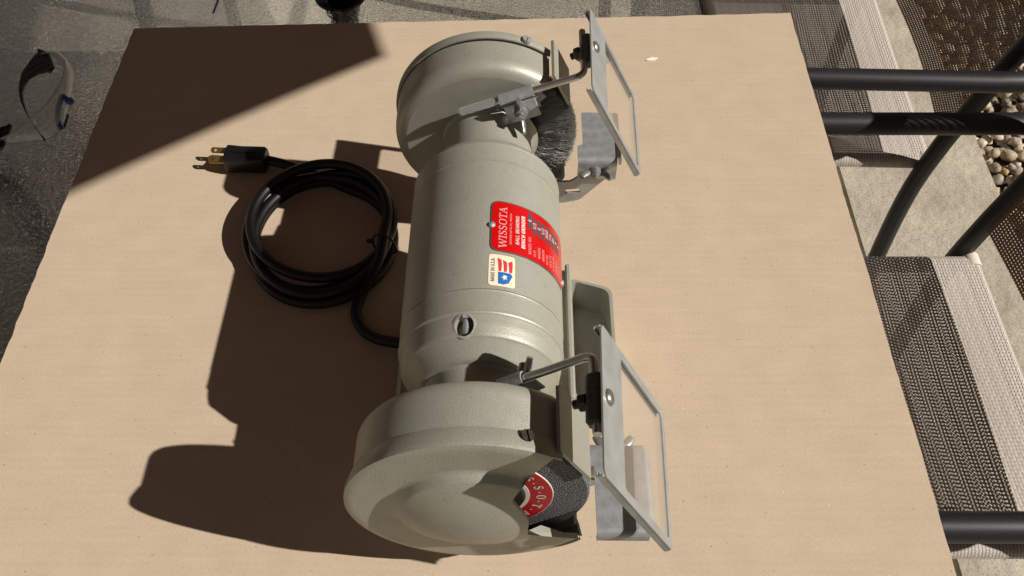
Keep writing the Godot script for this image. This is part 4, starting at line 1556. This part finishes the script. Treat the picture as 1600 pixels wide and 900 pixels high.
	m.rbox(tc + Vector3(-0.0150, 0.002, -0.004), Vector3(0.0075, 0.004, 0.0045), 0.001)
	part("cable_tie", m, M.black_plastic, cd)

# ------------------------------------------------------------------ safety glasses
func build_glasses() -> void:
	var g := thing("safety_glasses", "clear wraparound safety glasses with slotted black temples lying on the glass", "safety glasses", at(-0.571, -0.0065, -0.847))
	var o := Vector3(-0.590, -0.0065, -0.875)
	# the lens is one curved band between its upper and its lower edge
	var up := [[-0.0077, -0.0661], [0.0071, -0.0637], [0.0201, -0.0539], [0.0329, -0.0371], [0.0395, -0.0068], [0.0380, 0.0159], [0.0316, 0.0435], [0.0187, 0.0607], [0.0089, 0.0754], [-0.0078, 0.0838]]
	var lo := [[-0.0219, -0.0929], [-0.0054, -0.0866], [0.0107, -0.0704], [0.0240, -0.0497], [0.0295, -0.0306], [0.0359, 0.0077], [0.0377, 0.0422], [0.0247, 0.0616], [0.0045, 0.0712], [-0.0246, 0.0733]]
	var pu := []; var pl := []
	for k in up.size():
		var e := sin(PI * k / 9.0)
		pu.append(Vector3(up[k][0], 0.030 + 0.011 * e, up[k][1]))
		pl.append(Vector3(lo[k][0], 0.012 - 0.009 * e, lo[k][1]))
	pu = smooth_path(pu, 6); pl = smooth_path(pl, 6)
	var m := Msh.new()
	var N := pu.size()
	var P := func(i: int, w: float, th: float) -> Vector3:
		var d: Vector3 = pu[mini(i + 1, N - 1)] - pu[maxi(i - 1, 0)]
		var nn := Vector3(d.z, 0, -d.x).normalized() * -1.0
		return (pl[i] as Vector3).lerp(pu[i], w) + nn * (th - 0.006 * w * (1.0 - w) * 4.0)
	for i in N - 1:
		for k in 6:
			var u := k / 6.0; var w := (k + 1) / 6.0
			m.quad(P.call(i, u, 0), P.call(i + 1, u, 0), P.call(i + 1, w, 0), P.call(i, w, 0))
			m.quad(P.call(i, w, 0.002), P.call(i + 1, w, 0.002), P.call(i + 1, u, 0.002), P.call(i, u, 0.002))
	var lens := part("lens", m, M.lens, g, 60.0)
	m = Msh.new()
	m.tube(pu, 0.0013, 8)
	m.tube(pl, 0.0013, 8)
	m.tube([pl[0], (pl[0] as Vector3).lerp(pu[0], 0.5), pu[0]], 0.0013, 8)
	m.tube([pl[N - 1], (pl[N - 1] as Vector3).lerp(pu[N - 1], 0.5), pu[N - 1]], 0.0013, 8)
	part("lens_rim", m, M.lens_edge, lens, 60.0)
	# the far temple: a broad blade with three slots that narrows to a band
	var outline := arr([[-0.0131, -0.0727], [-0.0175, -0.0616], [-0.0203, -0.0459], [-0.0220, -0.0316], [-0.0190, -0.0129], [-0.0149, 0.0020], [-0.0068, 0.0201], [0.0024, 0.0345], [0.0121, 0.0486], [0.0291, 0.0700], [0.0402, 0.0846], [0.0417, 0.0825], [0.0344, 0.0752], [0.0203, 0.0583], [0.0067, 0.0388], [-0.0034, 0.0201], [-0.0096, 0.0043], [-0.0114, -0.0083], [-0.0101, -0.0210], [-0.0023, -0.0304], [0.0098, -0.0352], [0.0119, -0.0423], [-0.0017, -0.0665]])
	var pieces := [outline]
	for q in [[-0.0168, -0.0459, -0.0100, -0.0600], [-0.0161, -0.0352, -0.0030, -0.0510], [-0.0120, -0.0245, 0.0030, -0.0430]]:
		var a := Vector2(q[0], q[1]); var b := Vector2(q[2], q[3])
		var nn := (b - a).normalized().orthogonal() * 0.0013
		# the slots run out through the hinge end, where a crosspiece closes them again
		var cut := PackedVector2Array([a - nn * 0.4, b * 1.0 - nn, b + (b - a) * 0.9 - nn, b + (b - a) * 0.9 + nn, b + nn, a + nn * 0.4])
		var next := []
		for pc in pieces: next.append_array(Geometry2D.clip_polygons(pc, cut))
		pieces = next
	m = Msh.new()
	m.xf = Transform3D(Basis(Vector3(1, 0, 0), Vector3(0, 0, 1), Vector3(0, -1, 0)), Vector3(0, 0.029, 0))
	for pc in pieces:
		if not Geometry2D.is_polygon_clockwise(pc): m.prism(pc, 0.0, 0.0022)
	m.xf = Transform3D.IDENTITY
	m.tube([Vector3(-0.0150, 0.0280, -0.0745), Vector3(-0.0017, 0.0280, -0.0670), Vector3(0.0118, 0.0280, -0.0415), Vector3(0.0098, 0.0280, -0.0345)], 0.0026, 10)
	part("temple", m, M.black_plastic, g, 30.0)
	# the near temple leaves the picture at the left
	m = Msh.new()
	var h2 := Vector3(-0.0150, 0.024, 0.0760)
	for k in 4:
		var sp := (k - 1.5) * 0.0105
		m.tube(smooth_path([h2 + Vector3(0.006, 0.001, sp), h2 + Vector3(-0.022, 0, 0.006 + sp * 0.6), h2 + Vector3(-0.05, -0.003, 0.008 + sp * 0.1)], 5), 0.0034, 8)
	m.tube([h2 + Vector3(0.006, 0.001, -0.019), h2 + Vector3(0.008, 0.001, 0.019)], 0.003, 8)
	m.tube(smooth_path([h2 + Vector3(-0.045, -0.003, 0.008), h2 + Vector3(-0.09, -0.008, 0.0), h2 + Vector3(-0.12, -0.014, -0.02)], 5), 0.0040, 10)
	part("temple", m, M.black_plastic, g)
	# soft blue nose piece
	m = Msh.new()
	m.tube(smooth_path([Vector3(0.0400, 0.029, 0.0100), Vector3(0.0385, 0.027, 0.0180), Vector3(0.0372, 0.022, 0.0280), Vector3(0.0385, 0.016, 0.0400), Vector3(0.0430, 0.011, 0.0470)], 5), 0.0030, 10)
	m.rbox(Vector3(0.0485, 0.026, 0.0160), Vector3(0.0090, 0.008, 0.0085), 0.002)
	m.tube([Vector3(0.0400, 0.029, 0.0100), Vector3(0.0470, 0.027, 0.0150)], 0.0028, 8)
	part("nose_piece", m, M.nose, g)
	m = Msh.new()
	m.tube([Vector3(0.0400, 0.006, 0.0180), Vector3(0.0405, 0.005, 0.0300), Vector3(0.0400, 0.004, 0.0370)], 0.0012, 8)
	part("nose_wire", m, M.black_plastic, g)

# ------------------------------------------------------------------ chairs
func make_chair(called: String, label: String, where: Vector3, turn: float, group: String) -> Node3D:
	# origin on the ground under the middle of the seat's rear edge; the sitter faces -x
	var c := thing(called, label, "chair", where, turn, group)
	var hw := 0.2775
	var m: Msh
	for s in [-1, 1]:
		# one tube: foot, up past the seat, then back along the sling
		m = Msh.new()
		var up := smooth_path([Vector3(-0.012, 0.0, s * 0.245), Vector3(-0.020, 0.20, s * 0.242), Vector3(-0.019, 0.370, s * 0.238), Vector3(-0.004, 0.480, s * 0.236), Vector3(0.019, 0.580, s * 0.236), Vector3(0.036, 0.652, s * 0.236), Vector3(0.085, 0.800, s * 0.236), Vector3(0.140, 0.930, s * 0.232)], 6)
		m.tube(up, 0.0138, 18)
		part("back_upright", m, M.frame, c, 60.0)
		m = Msh.new()
		var arm := bent_path([Vector3(0.110, 0.640, s * 0.236), Vector3(0.085, 0.640, s * hw), Vector3(-0.445, 0.640, s * hw), Vector3(-0.430, 0.40, s * (hw - 0.015)), Vector3(-0.400, 0.0, s * (hw - 0.02))], 0.085, 12)
		m.tube(arm, 0.0150, 18)
		part("arm_and_front_leg", m, M.frame, c, 60.0)
		m = Msh.new()
		m.tube(smooth_path([Vector3(-0.428, 0.405, s * (hw - 0.016)), Vector3(-0.40, 0.420, s * 0.222), Vector3(-0.34, 0.4245, s * 0.2135), Vector3(-0.2, 0.4245, s * 0.2135), Vector3(-0.002, 0.4245, s * 0.2135)], 4), 0.0105, 12)
		part("seat_rail", m, M.frame, c, 60.0)
		m = Msh.new()
		m.tube([Vector3(-0.006, 0.4245, s * 0.204), Vector3(-0.006, 0.4245, s * 0.226), Vector3(-0.006, 0.4245, s * 0.2285)], [0.0140, 0.0140, 0.0115], 18)
		part("corner_fitting", m, M.cap, c)
	m = Msh.new()
	m.tube([Vector3(-0.006, 0.424, -0.226), Vector3(-0.006, 0.424, 0.226)], 0.0105, 12)
	part("cross_bar", m, M.frame, c)
	# seat sling, wrapped over the rear bar and sagging a little
	m = Msh.new()
	var U := 1.0 / 0.0165
	var cols := 25; var rows := 22
	var seat_p := func(u: float, w: float) -> Vector3:
		# u: 0 rear underside .. 1 front; w: 0..1 across
		# the two columns at each side roll over the side rails
		var z := lerpf(-0.2135, 0.2135, clampf((w - 0.12) / 0.76, 0.0, 1.0))
		var side := 0.0
		if w < 0.12: side = 1.0 - w / 0.12
		if w > 0.88: side = (w - 0.88) / 0.12
		var an := side * PI * 0.62
		z += signf(w - 0.5) * sin(an) * 0.0122
		var drop := (cos(an) - 1.0) * 0.0122
		var sag := -0.010 * sin(PI * clampf((w - 0.12) / 0.76, 0.0, 1.0))
		if u < 0.12:
			var a := lerpf(-PI * 0.55, PI / 2, u / 0.12)
			return Vector3(-0.006 + cos(a) * 0.0122, 0.424 + sin(a) * 0.0122 + sag * 0.2 + drop, z)
		var t := (u - 0.12) / 0.88
		return Vector3(lerpf(-0.006, -0.43, t), 0.4364 + sag * smoothstep(0.0, 0.25, t) + drop, z)
	var us := []
	for i in rows + 1: us.append(0.12 * i / 6.0 if i <= 6 else 0.12 + 0.88 * (i - 6) / float(rows - 6))
	var run := 0.0
	for i in rows:
		var step: float = (seat_p.call(us[i], 0.2) as Vector3).distance_to(seat_p.call(us[i + 1], 0.2))
		for j in cols:
			var w0 := j / float(cols); var w1 := (j + 1) / float(cols)
			m.quad_uv(seat_p.call(us[i], w0), seat_p.call(us[i + 1], w0), seat_p.call(us[i + 1], w1), seat_p.call(us[i], w1), Vector2(w0 * 0.427, run) * U, Vector2(w0 * 0.427, run + step) * U, Vector2(w1 * 0.427, run + step) * U, Vector2(w1 * 0.427, run) * U)
		run += step
	part("seat_sling", m, M.sling, c, 60.0)
	# back sling between the uprights
	m = Msh.new()
	var br := 18
	var back_p := func(u: float, w: float) -> Vector3:
		var z := lerpf(-0.228, 0.228, w)
		var y := lerpf(0.490, 0.915, u)
		var x := 0.0
		if y < 0.58: x = lerpf(-0.002, 0.019, (y - 0.49) / 0.09)
		elif y < 0.652: x = lerpf(0.019, 0.036, (y - 0.58) / 0.072)
		elif y < 0.8: x = lerpf(0.036, 0.085, (y - 0.652) / 0.148)
		else: x = lerpf(0.085, 0.134, (y - 0.8) / 0.115)
		return Vector3(x - 0.005 + 0.014 * sin(PI * w), y, z)
	run = 0.0
	for i in br:
		var step: float = (back_p.call(i / float(br), 0.0) as Vector3).distance_to(back_p.call((i + 1) / float(br), 0.0))
		for j in cols:
			var w0 := j / float(cols); var w1 := (j + 1) / float(cols)
			m.quad_uv(back_p.call(i / float(br), w1), back_p.call((i + 1) / float(br), w1), back_p.call((i + 1) / float(br), w0), back_p.call(i / float(br), w0), Vector2(w1 * 0.456, run) * U, Vector2(w1 * 0.456, run + step) * U, Vector2(w0 * 0.456, run + step) * U, Vector2(w0 * 0.456, run) * U)
		run += step
	part("back_sling", m, M.back_sling, c, 60.0)
	m = Msh.new()
	m.tube([Vector3(0.139, 0.928, -0.234), Vector3(0.152, 0.935, 0.0), Vector3(0.139, 0.928, 0.234)], 0.0150, 14)
	part("top_rail", m, M.frame, c)
	return c

func build_chairs() -> void:
	var grp := "sling chairs drawn up to the patio table"
	var a := make_chair("sling_chair", "woven sling chair at the lower right, nearest the camera, beside the cardboard edge", Vector3(0.674, 0, -0.6225), 0.0, grp)
	var b = a.duplicate()
	b.name = "sling_chair_001"
	add_child(b, true)
	b.position = Vector3(0.668, 0, -1.2600)
	b.rotation.y = -0.030
	b.set_meta("label", "woven sling chair at the upper right with gravel glinting through its backrest")
	var c = a.duplicate()
	c.name = "sling_chair_002"
	add_child(c, true)
	c.position = Vector3(-1.078, 0, -1.088)
	c.rotation.y = PI
	c.set_meta("label", "chair pushed under the far left of the table, its dark arm seen through the glass")

# ------------------------------------------------------------------
func _ready() -> void:
	rng.seed = 1
	var cam := Camera3D.new()
	cam.name = "camera"
	cam.fov = 34.8217
	cam.near = 0.02
	cam.far = 300.0
	cam.position = at(0, 0.75, 0)
	cam.rotation.x = deg_to_rad(-52.8213)
	add_child(cam)

	var env := Environment.new()
	env.background_mode = Environment.BG_SKY
	var sky := Sky.new()
	var sm := ProceduralSkyMaterial.new()
	sm.sky_top_color = Color(0.53, 0.53, 0.53)
	sm.sky_horizon_color = Color(0.79, 0.68, 0.57)
	sm.sky_curve = 0.12
	sm.ground_bottom_color = Color(0.28, 0.25, 0.2)
	sm.ground_horizon_color = Color(0.5, 0.5, 0.47)
	sky.sky_material = sm
	env.sky = sky
	env.background_energy_multiplier = 0.34
	env.tonemap_mode = Environment.TONE_MAPPER_LINEAR
	env.tonemap_exposure = 1.17
	env.sdfgi_enabled = true
	env.ssao_enabled = true
	env.ssil_enabled = true
	var we := WorldEnvironment.new()
	we.name = "world_environment"
	we.environment = env
	add_child(we)

	var sun := DirectionalLight3D.new()
	sun.name = "sun"
	sun.light_color = Color(1.0, 0.975, 0.935)
	sun.light_energy = 1.45
	sun.light_angular_distance = 0.5
	sun.shadow_enabled = true
	add_child(sun)
	sun.look_at_from_position(SUN * 10.0, Vector3.ZERO, Vector3.UP)

	make_materials()
	build_setting()
	build_table()
	build_chairs()
	build_grinder()
	build_glasses()
